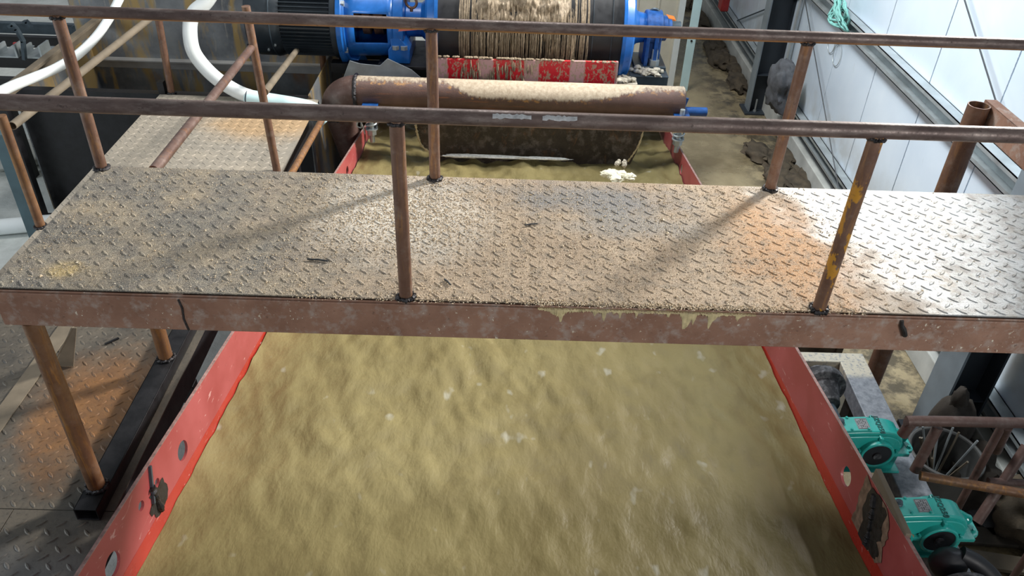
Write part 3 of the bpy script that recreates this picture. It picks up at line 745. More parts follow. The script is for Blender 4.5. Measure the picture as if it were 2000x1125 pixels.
bq, br = un(517, 180, 'y', p5.y+.02), un(592, 82, 'y', 5.95)
m = MB(); m.tube([bq, br], .026, 18); m.build('brace', 'plank', gr)
t0, t1 = un(572, 334, 'z', LZ+.035), un(632, 228, 'z', LZ+.035)
m = MB(); m.tube([t0+(t0-t1)*.8, t1], .026, 20); m.build('toe_rail', 'leg_steel', gr)

# ------------------------------------------------------------------ open steel tank behind the lower deck
tk = thing('steel_tank', 'open dark steel tank with ochre streaked inner wall behind the lower deck', 'tank', (-3.0, 5.3, FLOOR))
TX0, TX1, TY0, TY1 = -4.41, -1.78, 4.57, 6.1
m = MB(); m.b2((TX0, TY0, FLOOR+.02), (TX1, TY0+.012, -1.19)); m.build('front_plate', 'black_steel', tk, 0)
m = MB(); m.b2((TX0, TY0-.03, -1.19), (TX1, TY0+.05, -1.175)); m.b2((TX0, TY0-.03, -1.24), (TX1, TY0-.022, -1.19)); m.build('rim', 'black_steel', tk, 0)
zf = un(490, 122, 'y', TY1).z
m = MB(); m.b2((TX0-.1, TY1, FLOOR+.02), (-1.2, TY1+.012, .15)); m.build('back_plate', 'tank_steel', tk, 0)
m = MB(); m.b2((-4.4, TY1-.09, zf), (-1.3, TY1, zf+.012)); m.b2((-4.4, TY1-.012, zf-.10), (-1.3, TY1-.001, zf)); m.build('stiffener', 'grey_sheet', tk, 0)
m = MB(); m.b2((TX0, TY0, FLOOR+.02), (TX0+.012, TY1, -1.19)); m.build('side_plate', 'tank_steel', tk, 0)
m = MB(); m.b2((TX1-.012, TY0, FLOOR+.02), (TX1, TY1, -1.19)); m.build('side_plate', 'tank_steel', tk, 0)
m = MB(); m.b2((TX0+.012, TY0+.012, -2.2), (TX1-.012, TY1, -2.1)); m.build('sludge', 'black_steel', tk, 0)
l0, l1 = un(58, 138, 'z', -1.0), un(202, 28, 'z', -1.0)
m = MB(); m.bar(l0-(l1-l0)*.22, l1+(l1-l0)*.2, .075, .03); m.bar(l0-(l1-l0)*.22-V((.03,0,.06)), l1+(l1-l0)*.2-V((.03,0,.06)), .012, .09)
tag(m.build('angle_rail', 'plank', None, 0, bevel=.003), 'grey brown angle rail running beside the white hose at the tank', 'angle rail')
m = MB(); m.prism([(0, 0), (.9, 0), (1.5, .85), (1.38, .85), (.8, .10), (0, .10)], .05, (-5.6, 6.6, -1.0)); tag(m.build('sloping_channel', 'plank', None, 0), 'pale sloping steel channel in the top corner behind the dark rack', 'channel')

# dark rack of channels left of the tank with bent brackets and pale trays
rk = thing('channel_rack', 'rack of dark steel channels with bent brackets beside the tank', 'rack', (-5.4, 6, FLOOR))
for k, (py, y) in enumerate(((52, 7.0), (78, 6.6), (118, 6.0), (160, 5.2))):
    z = un(60, py-9, 'y', y).z; m = MB(); x0 = -8.; x1 = un((150, 150, 130, 66)[k], py, 'y', y).x
    m.b2((x0, y, z-.14), (x1, y+.012, z)); m.b2((x0, y-.06, z-.012), (x1, y, z)); m.build('channel', 'slate_steel' if k == 0 else 'black_steel', rk, 0)
for x in (-7.2, -5.0):
    m = MB(); m.b2((x, 5.2, FLOOR), (x+.1, 5.3, un(60, 160, 'y', 5.2).z-.14)); m.build('leg', 'black_steel', rk, 0)
    m = MB(); m.b2((x, 6.9, FLOOR), (x+.1, 7.0, un(60, 52, 'y', 7).z-.14)); m.build('leg', 'black_steel', rk, 0)
def bracket(pts, y, w=.05):
    m = MB(); P = [un(a, c_, 'y', y) for a, c_ in pts]
    for i in range(len(P)-1): m.bar(P[i], P[i+1]+(P[i+1]-P[i]).normalized()*.01, .03, w, (0, 1, 0))
    return m.build('bracket', 'slate_steel', rk, 0)
bracket([(18, 52), (24, 48), (32, 56), (45, 80), (48, 114)], 5.8)
bracket([(46, 43), (52, 42), (60, 52)], 6.5); bracket([(142, 54), (150, 50), (158, 56)], 6.3)
for k, (x0, x1, py, y) in enumerate(((2, 44, 100, 5.9), (54, 92, 102, 5.95))):
    p0, p1 = un(x0, py+3, 'y', y), un(x1, py+3, 'y', y); m = MB()
    m.b2((p0.x, y-.1, p0.z-.012), (p1.x, y+.25, p0.z)); m.b2((p0.x, y-.1, p0.z), (p0.x+.02, y+.1, p0.z+.09)); m.b2((p1.x-.02, y-.1, p0.z), (p1.x, y+.1, p0.z+.12))
    m.build('tray', 'galv', rk, 0)
m = MB(); p0 = un(38, 86, 'y', 6.2); m.box(p0, (.12, .03, .03)); m.build('marker', 'red_thing', rk, 0)
# things on the floor between rack and lower deck
q = un(58, 424, 'z', FLOOR+.02)
m = MB(); q0 = un(50, 400, 'y', 3.3); m.b2((q0.x-.045, 3.26, FLOOR), (q0.x+.045, 3.34, un(0, 270, 'y', 3.3).z+.05)); tag(m.build('square_post', 'teal_post', None, 0, bevel=.004), 'blue grey square post standing beside the rusty rail post of the lower deck', 'post')
q0 = un(46, 322, 'y', 4.4); m = MB(); m.b2((q0.x-.05, 4.36, FLOOR), (q0.x+.05, 4.44, un(30, 215, 'y', 4.4).z+.1)); m.box((q0.x, 4.40, FLOOR+.012), (.2, .2, .02)); tag(m.build('square_post', 'black_steel', None, 0, bevel=.004), 'black square post standing against the black tank face', 'post')
q0 = un(-30, 446, 'z', FLOOR+.09); q1 = un(102, 434, 'z', FLOOR+.09); m = MB(); m.pipe(q0+(q0-q1)*.3, q1, .075, .008, 24); tag(m.build('plastic_pipe', 'white_hose'), 'white plastic pipe lying on the floor past the corner of the walkway', 'pipe')
q0 = un(25, 300, 'z', FLOOR+.1); m = MB(); m.blob(q0, (.45, .3, .14), 5, .3, 1.6, 3, FLOOR); tag(m.build('cement_heap', 'concrete', None, 60), 'pale heap on the floor behind the blue grey post', 'heap')

# white hoses
hp = [un(*p_, 'y', yy) for p_, yy in zip(((440, -60), (405, 0), (380, 24), (371, 50), (375, 92), (392, 122), (424, 154), (466, 180), (506, 194)), (4.9, 4.8, 4.75, 4.7, 4.62, 4.58, 4.52, 4.48, 4.46))]
def smooth_path(P, n=8):
    out = []
    for i in range(len(P)-1):
        p0, p1, p2, p3 = P[max(i-1, 0)], P[i], P[i+1], P[min(i+2, len(P)-1)]
        for k in range(n):
            t = k/n; out.append(.5*((2*p1)+(p2-p0)*t+(2*p0-5*p1+4*p2-p3)*t*t+(3*p1-p0-3*p2+p3)*t**3))
    return out+[P[-1]]
hz = thing('hose', 'thick white hose curving down behind the sloping rail towards the big elbow pipe', 'hose', (-2.2, 4.5, -1))
m = MB(); m.tube(smooth_path(hp), .062, 22); m.build('hose_body', 'white_hose', hz, 60)
e0 = hp[-1]; e1 = un(604, 212, 'y', 4.42); e2 = un(636, 236, 'y', 4.42)
m = MB(); m.tube(smooth_path([e0-(e1-e0)*.25, e0, e1, e2]), .070, 22); m.build('sleeve', 'pale_blue', hz, 60)
m = MB(); m.ring(e0-(e1-e0)*.22, e1-e0, .068, .007); m.build('clamp', 'slate_steel', hz)
h2 = [un(*p_, 'x', xx) for p_, xx in zip(((250, -40), (232, 0), (213, 36), (186, 74), (150, 108), (108, 134), (60, 154), (20, 170), (-40, 200)), (-3.3, -3.32, -3.35, -3.4, -3.44, -3.46, -3.46, -3.45, -3.4))]
m = MB(); m.tube(smooth_path(h2), .036, 18); tag(m.build('hose', 'white_hose', None, 60), 'slim white hose sweeping past the top of the tank beside the angle rail', 'hose')

# ------------------------------------------------------------------ feed pipe with elbow
PY = 4.60
pt_, pb_ = un(1000, 161, 'y', PY), un(1000, 218, 'y', PY)
PRD = .132; PZ = un(1335, 198, 'y', PY).z; PX1 = un(1334, 200, 'y', PY).x
PXL = un(697, 185, 'y', PY).x
pipe_mud('pipe_mud', PZ, PRD, -.55, 1.35)
fp = thing('feed_pipe', 'large rusty brown pipe crusted with dried mud lying across the trough', 'pipe', (0, PY, PZ))
m = MB(); m.tube([(PXL, PY, PZ), (PX1-.008, PY, PZ), (PX1, PY, PZ)], [PRD, PRD, PRD-.008], 40); m.build('pipe', 'pipe_mud', fp)
dirn = V((.10, .40, -.92)).normalized(); ER = .235; pts = []
# bend from -x to dirn
ax_ = V((-1, 0, 0)); cen = V((PXL, PY, PZ)) + dirn*ER
for k in range(15):
    a = pi/2*k/14; pts.append(cen - dirn*ER*cos(a) + (ax_-dirn*ax_.dot(dirn)).normalized()*ER*sin(a))
m = MB(); m.tube(pts, PRD+.004, 36); m.build('elbow', 'pipe_steel', fp)
end = pts[-1]; m = MB(); m.tube([end, end+dirn*.9], PRD, 32); m.build('down_pipe', 'pipe_steel', fp)
m = MB(); m.weld((PXL, PY, PZ), (1,0,0), PRD+.003, .016, 77, 60); m.build('weld_seam', 'weld', fp)
m = MB(); m.weld(end, dirn, PRD+.003, .016, 78, 60); m.build('weld_seam', 'weld', fp)

# apron plate hanging from the pipe
AY = 4.56; al, ar = un(812, 246, 'y', AY), un(1257, 256, 'y', AY); bl, br_ = un(862, 306, 'y', AY), un(1226, 314, 'y', AY)
poly = [(al.x, PZ-.05), (ar.x, PZ-.05), (ar.x, ar.z)]; poly += [(ar.x-.05*k/4-.0, ar.z-.28*k/4) for k in range(1, 4)]
poly += [(br_.x, br_.z-.1), (bl.x, bl.z-.1)]
poly += [(al.x+.17, bl.z+.02), (al.x+.06, bl.z+.10), (al.x+.02, bl.z+.2), (al.x, al.z)]
m = MB(); m.prism(poly, .018, (0, AY, 0)); ap = tag(m.build('apron_plate', 'apron_steel', None, 0, bevel=.004), 'dark scaly steel apron plate hanging under the muddy pipe into the water', 'plate')
m = MB(); rd = random.Random(8)
E0 = [V((al.x+.0, AY-.012, al.z+.02)), V((al.x+.02, AY-.012, bl.z+.2)), V((al.x+.06, AY-.012, bl.z+.10)), V((al.x+.17, AY-.012, bl.z+.02))]
Q = smooth_path(E0, 10); m.tube(Q, [.010*rd.uniform(.5, 1.6) for q_ in Q], 7); 
E1 = [V((ar.x, AY-.012, ar.z+.05)), V((ar.x-.03, AY-.012, ar.z-.14)), V((br_.x, AY-.012, br_.z))]; Q = smooth_path(E1, 10); m.tube(Q, [.008*rd.uniform(.5, 1.5) for q_ in Q], 7)
m.build('mud_rim', 'dry_mud', ap)

# blue cross shaft and the two spring bolts
sz = un(1360, 218, 'y', 4.85).z; x1 = un(1380, 218, 'y', 4.85).x
m = MB(); m.cyl((-1.28, 4.85, sz), (x1, 4.85, sz), .042, 20); sh = tag(m.build('cross_shaft', 'deep_blue_paint'), 'blue painted round shaft end poking out past the big pipe', 'shaft')
m = MB(); m.bar((un(1338, 212, 'y', 4.85).x-.02, 4.85, sz+.02), (un(1342, 197, 'y', 4.85).x, 4.85, sz+.13), .025, .02, (0,1,0)); m.build('lug', 'deep_blue_paint', sh, 0)
def spring_bolt(px, ptop, pbot, y, label, clip):
    bt = un(px, pbot, 'y', y); tp = un(px-2, ptop, 'y', y); x = bt.x; L = tp.z-bt.z
    t = thing('spring_bolt', label, 'bolt', (x, y, bt.z))
    m = MB(); prof = []; n = 26
    m.tube([(x, y, bt.z+i*(L+.12)/52) for i in range(53)], [.021+.002*(i % 2) for i in range(53)], 14); m.build('threaded_rod', 'galv', t, 60)
    m = MB(); m.hexa((x, y, bt.z+.075), (0,0,1), .044, .05); m.build('nut', 'galv', t, 20, bevel=.003)
    m = MB(); m.cyl((x, y, bt.z+.127), (x, y, bt.z+.137), .056, 24); m.build('washer', 'galv', t)
    m = MB(); T = 4.2; m.tube([(x+.046*cos(2*pi*T*k/90), y+.046*sin(2*pi*T*k/90), bt.z+.145+.19*k/90) for k in range(91)], .009, 8); m.build('spring', 'galv', t)
    if clip: m = MB(); m.tube(smooth_path([V((x-.05, y-.03, bt.z+.30)), V((x-.10, y-.03, bt.z+.24)), V((x-.125, y-.03, bt.z+.17)), V((x-.09, y-.03, bt.z+.15)), V((x-.085, y-.03, bt.z+.20)), V((x-.06, y-.03, bt.z+.09))]), .006, 8); m.build('wire_clip', 'galv', t)
    m = MB(); m.b2((x-.07, y-.07, bt.z+.34), (x+.07, y+.22, bt.z+.365)); m.build('bracket', 'deep_blue_paint', t, 0, bevel=.003)
spring_bolt(1320, 238, 297, 4.45, 'spring loaded bolt hanging over the trough wall below the blue shaft end', False)
spring_bolt(728, 238, 277, 4.45, 'spring loaded bolt hanging beside the elbow of the big pipe', True)
# grey chute sheet behind the elbow
DY = 5.6
a = [un(*q_, 'y', 5.16) for q_ in ((640, 235), (683, 118), (703, 124), (742, 128), (757, 114), (804, 136), (838, 165), (838, 200), (708, 240))]
m = MB(); m.prism([(q_.x, q_.z) for q_ in a], .012, (0, 5.16, 0)); tag(m.build('chute_sheet', 'galv', None, 0, bevel=.002), 'plain grey steel sheet standing behind the elbow under the blue housing', 'sheet')

# ------------------------------------------------------------------ drum
dc = un(1035, 46, 'y', DY); DZ = dc.z; DR = .50
dl, dr = un(858, 60, 'y', DY-.3).x, un(1212, 60, 'y', DY-.3).x
dm = thing('drum', 'wide black rubber covered drum with blue rims behind the muddy pipe', 'drum', (0, DY, DZ))
m = MB(); m.cyl((dl-.02, DY, DZ), (dr+.02, DY, DZ), DR, 72); m.build('drum_shell', 'black_rubber', dm)
m = MB()
for x in (dl+.25, dr-.1, dr-.28): m.ring((x, DY, DZ), (1,0,0), DR+.001, .006, 64, 6)
m.build('cover_seam', 'motor_paint', dm)
for x, sg in ((dl, -1), (dr, 1)):
    m = MB(); pr_ = [(0, DR+.035), (.03, DR+.035), (.032, DR+.01), (.10, DR-.02), (.12, DR-.05), (.121, .22), (.20, .15), (.30, .13)]
    m._lathe(pr_, (x, DY, DZ), (sg, 0, 0), 64); m.build('rim', 'blue_paint', dm, 30)
    m = MB(); m.cyl((x+sg*.05, DY, DZ), (x+sg*.62, DY, DZ), .07, 24); m.build('axle', 'slate_steel', dm)
# slurry falling over the drum: thick sheet with ragged strands
m = MB(); sl, sr_ = un(930, 60, 'y', DY-DR).x, un(1112, 60, 'y', DY-DR).x; nx, nz = 90, 120; vs = []; fs = []
rd = random.Random(3)
for j in range(nz+1):
    a = radians(118)-radians(118)*j/nz
    for i in range(nx+1):
        u = i/nx; x = sl+(sr_-sl)*u
        ed = min(u, 1-u); x += .02*noise.noise(V((j*.11, 0 if u < .5 else 9, 2)))*(ed < .12)
        n1 = noise.noise(V((x*26, a*3.0, 2))); n2 = noise.noise(V((x*60, a*9, 5))); n3 = noise.noise(V((x*9, a*5, 8)))
        thk = (.035+.010*n1+.018*n2+.05*n3)*min(1, ed*9+.1)
        thk -= .13*max(0, (j/nz-.70))*(1+3*abs(noise.noise(V((x*38, 1, 1)))))
        r = DR+.012+max(-.03, thk)
        vs.append((x, DY-r*cos(a), DZ+r*sin(a)))
for j in range(nz):
    for i in range(nx): k = j*(nx+1)+i; fs.append((k, k+1, k+nx+2, k+nx+1))
m.add(vs, fs)
def strand(mb, x, a0, a1, r, w):
    n = 12; mb.tube([(x+.006*noise.noise(V((x*50, k*.7, 1))), DY-(DR+r)*cos(a0+(a1-a0)*k/n), DZ+(DR+r)*sin(a0+(a1-a0)*k/n)) for k in range(n+1)], [w*(.5+abs(noise.noise(V((x*90, k*.9, 4))))) for k in range(n+1)], 5)
for k in range(46):
    x = sl-.16+rd.random()*.15 if k % 2 else sr_+rd.random()*.20; strand(m, x, radians(80), radians(-20-rd.random()*14), .012, .0035+.004*rd.random())
for k in range(290):
    x = sl-.03+rd.random()*(sr_-sl+.08); strand(m, x, radians(35-rd.random()*32), radians(-18-rd.random()*20), .02+.06*rd.random(), .0018+.0034*rd.random())
# free fall below the drum's front
for k in range(210):
    x = sl-.05+rd.random()*(sr_-sl+.12); y = DY-DR*.93-rd.random()*.08; z = DZ-.12-rd.random()*.2; L = .08+.16*rd.random()
    m.tube([(x, y, z), (x+.004, y-.01, z-L*.5), (x, y-.015, z-L)], [.002, .003+.003*rd.random(), .0015], 5)
sy_ = m.build('falling_slurry', 'slurry', None, 60); tag(sy_, 'brown slurry pouring down over the front of the black drum', 'slurry', kind='stuff')

# striped board in front of the drum
BY = 4.98; a, c_ = un(846, 112, 'y', BY), un(1208, 124, 'y', BY); e = un(1208, 172, 'y', BY)
m = MB(); m.box(((a.x+c_.x)/2, BY, (c_.z+e.z)/2-.02), (c_.x-a.x, .03, c_.z-e.z+.05), Matrix.Rotation(radians(-1), 3, 'Y'))
tag(m.build('striped_board', 'striped_board', None, 0, bevel=.004), 'red and pale striped board splashed with mud below the drum', 'board')
m = MB(); rd = random.Random(14)
for k in range(70):
    x = a.x+.03+(c_.x-a.x-.06)*rd.random()
    if rd.random() < .35: x = un(1000+rd.gauss(0, 60), 130, 'y', BY).x
    m.blob((x, BY-.005, c_.z+.012), (.022, .018, .012), k, .5, 2, 1)
for k in range(60):
    x = un(965+rd.gauss(0, 34), 130, 'y', BY).x; zz = c_.z-rd.random()*.25; m.tube([(x, BY-.022, zz), (x, BY-.024, zz-.05), (x, BY-.02, zz-.09)], [.004, .010, .003], 6)
tag(m.build('splashed_mud', 'slurry', None, 60), 'lumpy wet mud splashed along the striped board', 'mud', kind='stuff')

# right bearing, its pedestal and the clutter beside it
bx = un(1274, 70, 'y', DY-.05).x
bg = thing('bearing', 'blue pillow block bearing at the open end of the drum', 'bearing', (bx, DY, DZ-.36))
zb = un(1280, 124, 'y', DY-.1).z
m = MB(); m.cyl((bx-.08, DY, DZ), (bx+.08, DY, DZ), .17, 36); m.b2((bx-.085, DY-.13, zb), (bx+.085, DY+.13, DZ)); m.build('housing', 'deep_blue_paint', bg, 30, bevel=.012)
for x in (bx-.055, bx+.03): m = MB(); m.b2((x-.018, DY-.185, zb), (x+.018, DY-.12, DZ+.05)); m.build('rib', 'deep_blue_paint', bg, 0, bevel=.006)
m = MB(); m._lathe([(0, .12), (.05, .12), (.07, .09), (.10, .085), (.11, .05)], (bx+.08, DY, DZ), (1,0,0), 32); m.build('end_cap', 'deep_blue_paint', bg)
m = MB(); m.b2((bx-.16, DY-.20, zb-.035), (bx+.15, DY+.2, zb)); m.build('base_foot', 'slate_steel', bg, 0, bevel=.006)
m = MB(); m.cyl((bx+.03, DY-.155, zb), (bx+.03, DY-.155, zb+.16), .03, 14); m.hexa((bx+.03, DY-.155, zb+.001), (0,0,1), .052, .06); m.build('stud_nut', 'galv', bg, 20)
m = MB(); ez = un(1278, 34, 'y', DY).z; m.ring((un(1279, 26, 'y', DY).x, DY, ez+.03), (.3, 1, 0), .05, .014, 24, 8); m.cyl((un(1279, 26, 'y', DY).x, DY, DZ+.16), (un(1279, 26, 'y', DY).x, DY, ez-.01), .018, 10); m.build('eye_bolt', 'slate_steel', bg)
zl = zb-.036
m = MB(); xa, xb = un(1240, 150, 'y', DY-.35).x, un(1306, 150, 'y', DY-.35).x
m.b2((xa, DY-.34, zt(DY-.34)), (xb, DY+.3, zl-.012)); m.b2((xa-.05, DY-.36, zl-.012), (xb, DY+.32, zl)); tag(m.build('pedestal', 'slate_steel', None, 0, bevel=.006), 'dark slate blue box pedestal carrying the blue pillow block bearing', 'pedestal')
m = MB(); rd = random.Random(6); qx = un(1270, 132, 'y', DY-.28).x
for k in range(26): m.blob((qx+rd.gauss(0, .075), DY-.28+rd.gauss(0, .03), zl+.014+.03*rd.random()*(k % 3 == 0)), (.035, .03, .02), k, .5, 2, 2, zl+.002)
tag(m.build('mud_crumbs', 'pale_mud', None, 60), 'crumbled pale mud heaped on the slate blue pedestal', 'mud', kind='stuff')
q = un(1222, 166, 'y', 5.0); m = MB(); 
for k in range(14): m.blob((q.x+rd.gauss(0, .04), 5.12+rd.gauss(0, .03), q.z+.0+.02*rd.random()), (.03, .03, .022), k+40, .5, 2, 2)
m.b2((q.x-.12, 5.05, q.z-.09), (q.x+.12, 5.2, q.z-.01)); tag(m.build('mud_lump', 'pale_mud', None, 60), 'lump of mud caught between the striped board and the pedestal', 'mud')
a = [un(*q_, 'y', 5.95) for q_ in ((1302, 30), (1318, 34), (1326, 62), (1310, 74), (1302, 60))]; m = MB(); m.prism([(q_.x, q_.z) for q_ in a], .10, (0, 5.95, 0)); tag(m.build('orange_guard', 'orange', None, 0, bevel=.01), 'small orange guard behind the blue bearing', 'guard')

# ------------------------------------------------------------------ motor and drive at the other end of the drum
MX0, MX1 = un(493, 50, 'y', DY).x, un(672, 50, 'y', DY).x; MR = .365
mt = thing('electric_motor', 'dark grey finned electric motor driving the drum', 'motor', ((MX0+MX1)/2, DY, DZ))
m = MB(); m.cyl((MX0+.34, DY, DZ), (MX1, DY, DZ), MR-.03, 56)
nf = 60
for k in range(nf):
    a = 2*pi*k/nf; c_, s_ = cos(a), sin(a); R_ = Matrix.Rotation(a, 3, 'X')
    m.box(V(((MX0+.36+MX1-.06)/2, DY, DZ))+R_ @ V((0, 0, MR-.02)), (MX1-.06-MX0-.36, .010, .05), R_)
m.build('finned_body', 'motor_paint', mt, 30)
m = MB(); m._lathe([(0, .10), (.0, .20), (.03, MR-.02), (.09, MR+.012), (.30, MR+.015), (.36, MR-.01)], (MX0, DY, DZ), (1,0,0), 56); m.build('fan_cowl', 'motor_paint', mt, 40)
m = MB(); m.ring((MX0+.27, DY, DZ), (1,0,0), MR+.015, .006, 56, 6); m.build('cowl_band', 'slate_steel', mt)
m = MB(); m._lathe([(0, MR-.02), (.02, MR+.02), (.08, MR+.02)], (MX1-.08, DY, DZ), (1,0,0), 56); m.build('end_shield', 'motor_paint', mt)
for (px, py) in ((540, 76), (526, 90)):
    m = MB(); q = un(px, py, 'y', DY-.27); d = (V((q.x, DY, DZ))-q).normalized(); m.cyl(V((q.x, DY, DZ))-d*(MR+.03), V((q.x, DY, DZ))-d*(MR), .012, 8); m.build('screw', 'galv', mt)
m = MB(); m.box((MX0+.62, DY-.0, DZ+MR+.05), (.3, .2, .14)); m.build('terminal_box', 'motor_paint', mt, 0, bevel=.01)
# blue coupling housing
HX0, HX1 = MX1+.002, un(770, 60, 'y', DY-.2).x
hg = thing('drive_housing', 'bright blue cast drive housing between motor and drum', 'drive housing', ((HX0+HX1)/2, DY, DZ))
m = MB(); m._lathe([(0, .2), (0, MR+.07), (.05, MR+.07), (.052, MR+.045), (.075, MR+.04)], (HX0, DY, DZ), (1,0,0), 56)
m.prism([(HX0, DZ-MR+.05), (HX0+.15, DZ-MR+.02), (HX0+.20, DZ-MR-.13), (HX0+.05, DZ-MR-.13)], .3, (0, DY-.05, 0)); m.build('flange', 'blue_paint', hg, 30, bevel=.006)
# open barrel: window cut on its front
m = MB(); n = 60; wx0, wx1 = HX0+.16, HX1-.05; xs_ = [HX0+.07, wx0, wx1, HX1]; vs = []; fs = []
rr = [MR+.01, MR-.01, MR-.02, MR-.02]
for x, r in zip(xs_, rr):
    for k in range(n): a = 2*pi*k/n; vs.append((x, DY-r*cos(a), DZ+r*sin(a)))
for i in range(3):
    for k in range(n):
        a = (k+.5)/n*360; 
        if i == 1 and (a < 26 or a > 338): continue
        fs.append((i*n+k, i*n+(k+1) % n, (i+1)*n+(k+1) % n, (i+1)*n+k))
m.add(vs, fs); o = m.build('barrel', 'blue_paint', hg, 30); sm_ = o.modifiers.new('wall', 'SOLIDIFY'); sm_.thickness = .018
m = MB(); m.cyl((HX0+.03, DY, DZ), (HX1, DY, DZ), .07, 24); m.cyl((HX0+.2, DY, DZ), (HX0+.27, DY, DZ), .15, 28); m.cyl((HX0+.31, DY, DZ), (HX0+.40, DY, DZ), .15, 28); m.build('coupling_shaft', 'post_steel', hg, 30)
for (px, py) in ((689, 98), (693, 8)):
    m = MB(); q = un(px, py, 'y', DY-.32); m.hexa((HX0+.05, q.y, q.z), (1,0,0), .03, .03); m.build('flange_bolt', 'galv', hg, 20)
m = MB(); gx0, gx1 = HX1+.001, un(826, 60, 'y', DY-.2).x
m.cyl((gx0, DY, DZ), (gx0+.10, DY, DZ), MR-.02, 48); m.cyl((gx0+.1, DY, DZ), (gx1+.1, DY, DZ), .16, 40)
m.build('gear_case', 'blue_paint', hg, 30, bevel=.008)
fz = un(780, 122, 'y', DY-.3).z; fx0, fx1 = un(758, 110, 'y', DY-.35).x, un(800, 110, 'y', DY-.35).x
m = MB(); m.prism([(fx0, fz), (fx1, fz), (fx1, fz+.13), (fx1-.04, fz+.2), (fx0+.06, DZ), (fx0+.02, DZ), (fx0+.03, fz+.17), (fx0, fz+.13)], .55, (0, DY-.06, 0)); m.build('foot', 'blue_paint', hg, 20, bevel=.01)
for dx in (-.03, .05): m = MB(); m.hexa(((fx0+fx1)/2+dx, DY-.33, fz+.14), (0,0,1), .036, .035); m.build('foot_bolt', 'galv', hg, 20)
m = MB(); a = [un(*q_, 'y', DY-.40) for q_ in ((782, 44), (817, 44), (815, 58), (778, 61))]; m.prism([(q_.x, q_.z) for q_ in a], .012, (0, DY-.40, 0)); m.build('warning_tab', 'pink_tab', hg, 0)
m = MB(); q = un(803, 4, 'y', DY-.2); m.ring((q.x, DY-.2, q.z), (.3, 1, 0), .055, .013, 24, 8); m.cyl((q.x, DY-.2, q.z-.05), (q.x, DY-.2, DZ+.14), .016, 10); m.build('eye_bolt', 'post_steel', hg)
m = MB(); m.b2((fx0-.10, DY-.40, fz-.03), (fx1+.28, DY+.35, fz-.001)); m.b2((fx0+.0, DY-.34, fz-.03-.10), (fx1+.24, DY+.3, fz-.03)); 
m.b2((-1.70, DY-.30, fz-.13), (fx0, DY-.18, fz-.03)); m.b2((-1.70, DY+.1, fz-.13), (fx0, DY+.22, fz-.03)); m.b2((-1.70, DY-.29, FLOOR), (-1.60, DY-.19, fz-.13)); m.b2((-1.70, DY+.11, FLOOR), (-1.60, DY+.21, fz-.13))
tag(m.build('drive_stand', 'black_steel', None, 0, bevel=.004), 'black steel stand under the foot of the blue drive housing', 'stand')
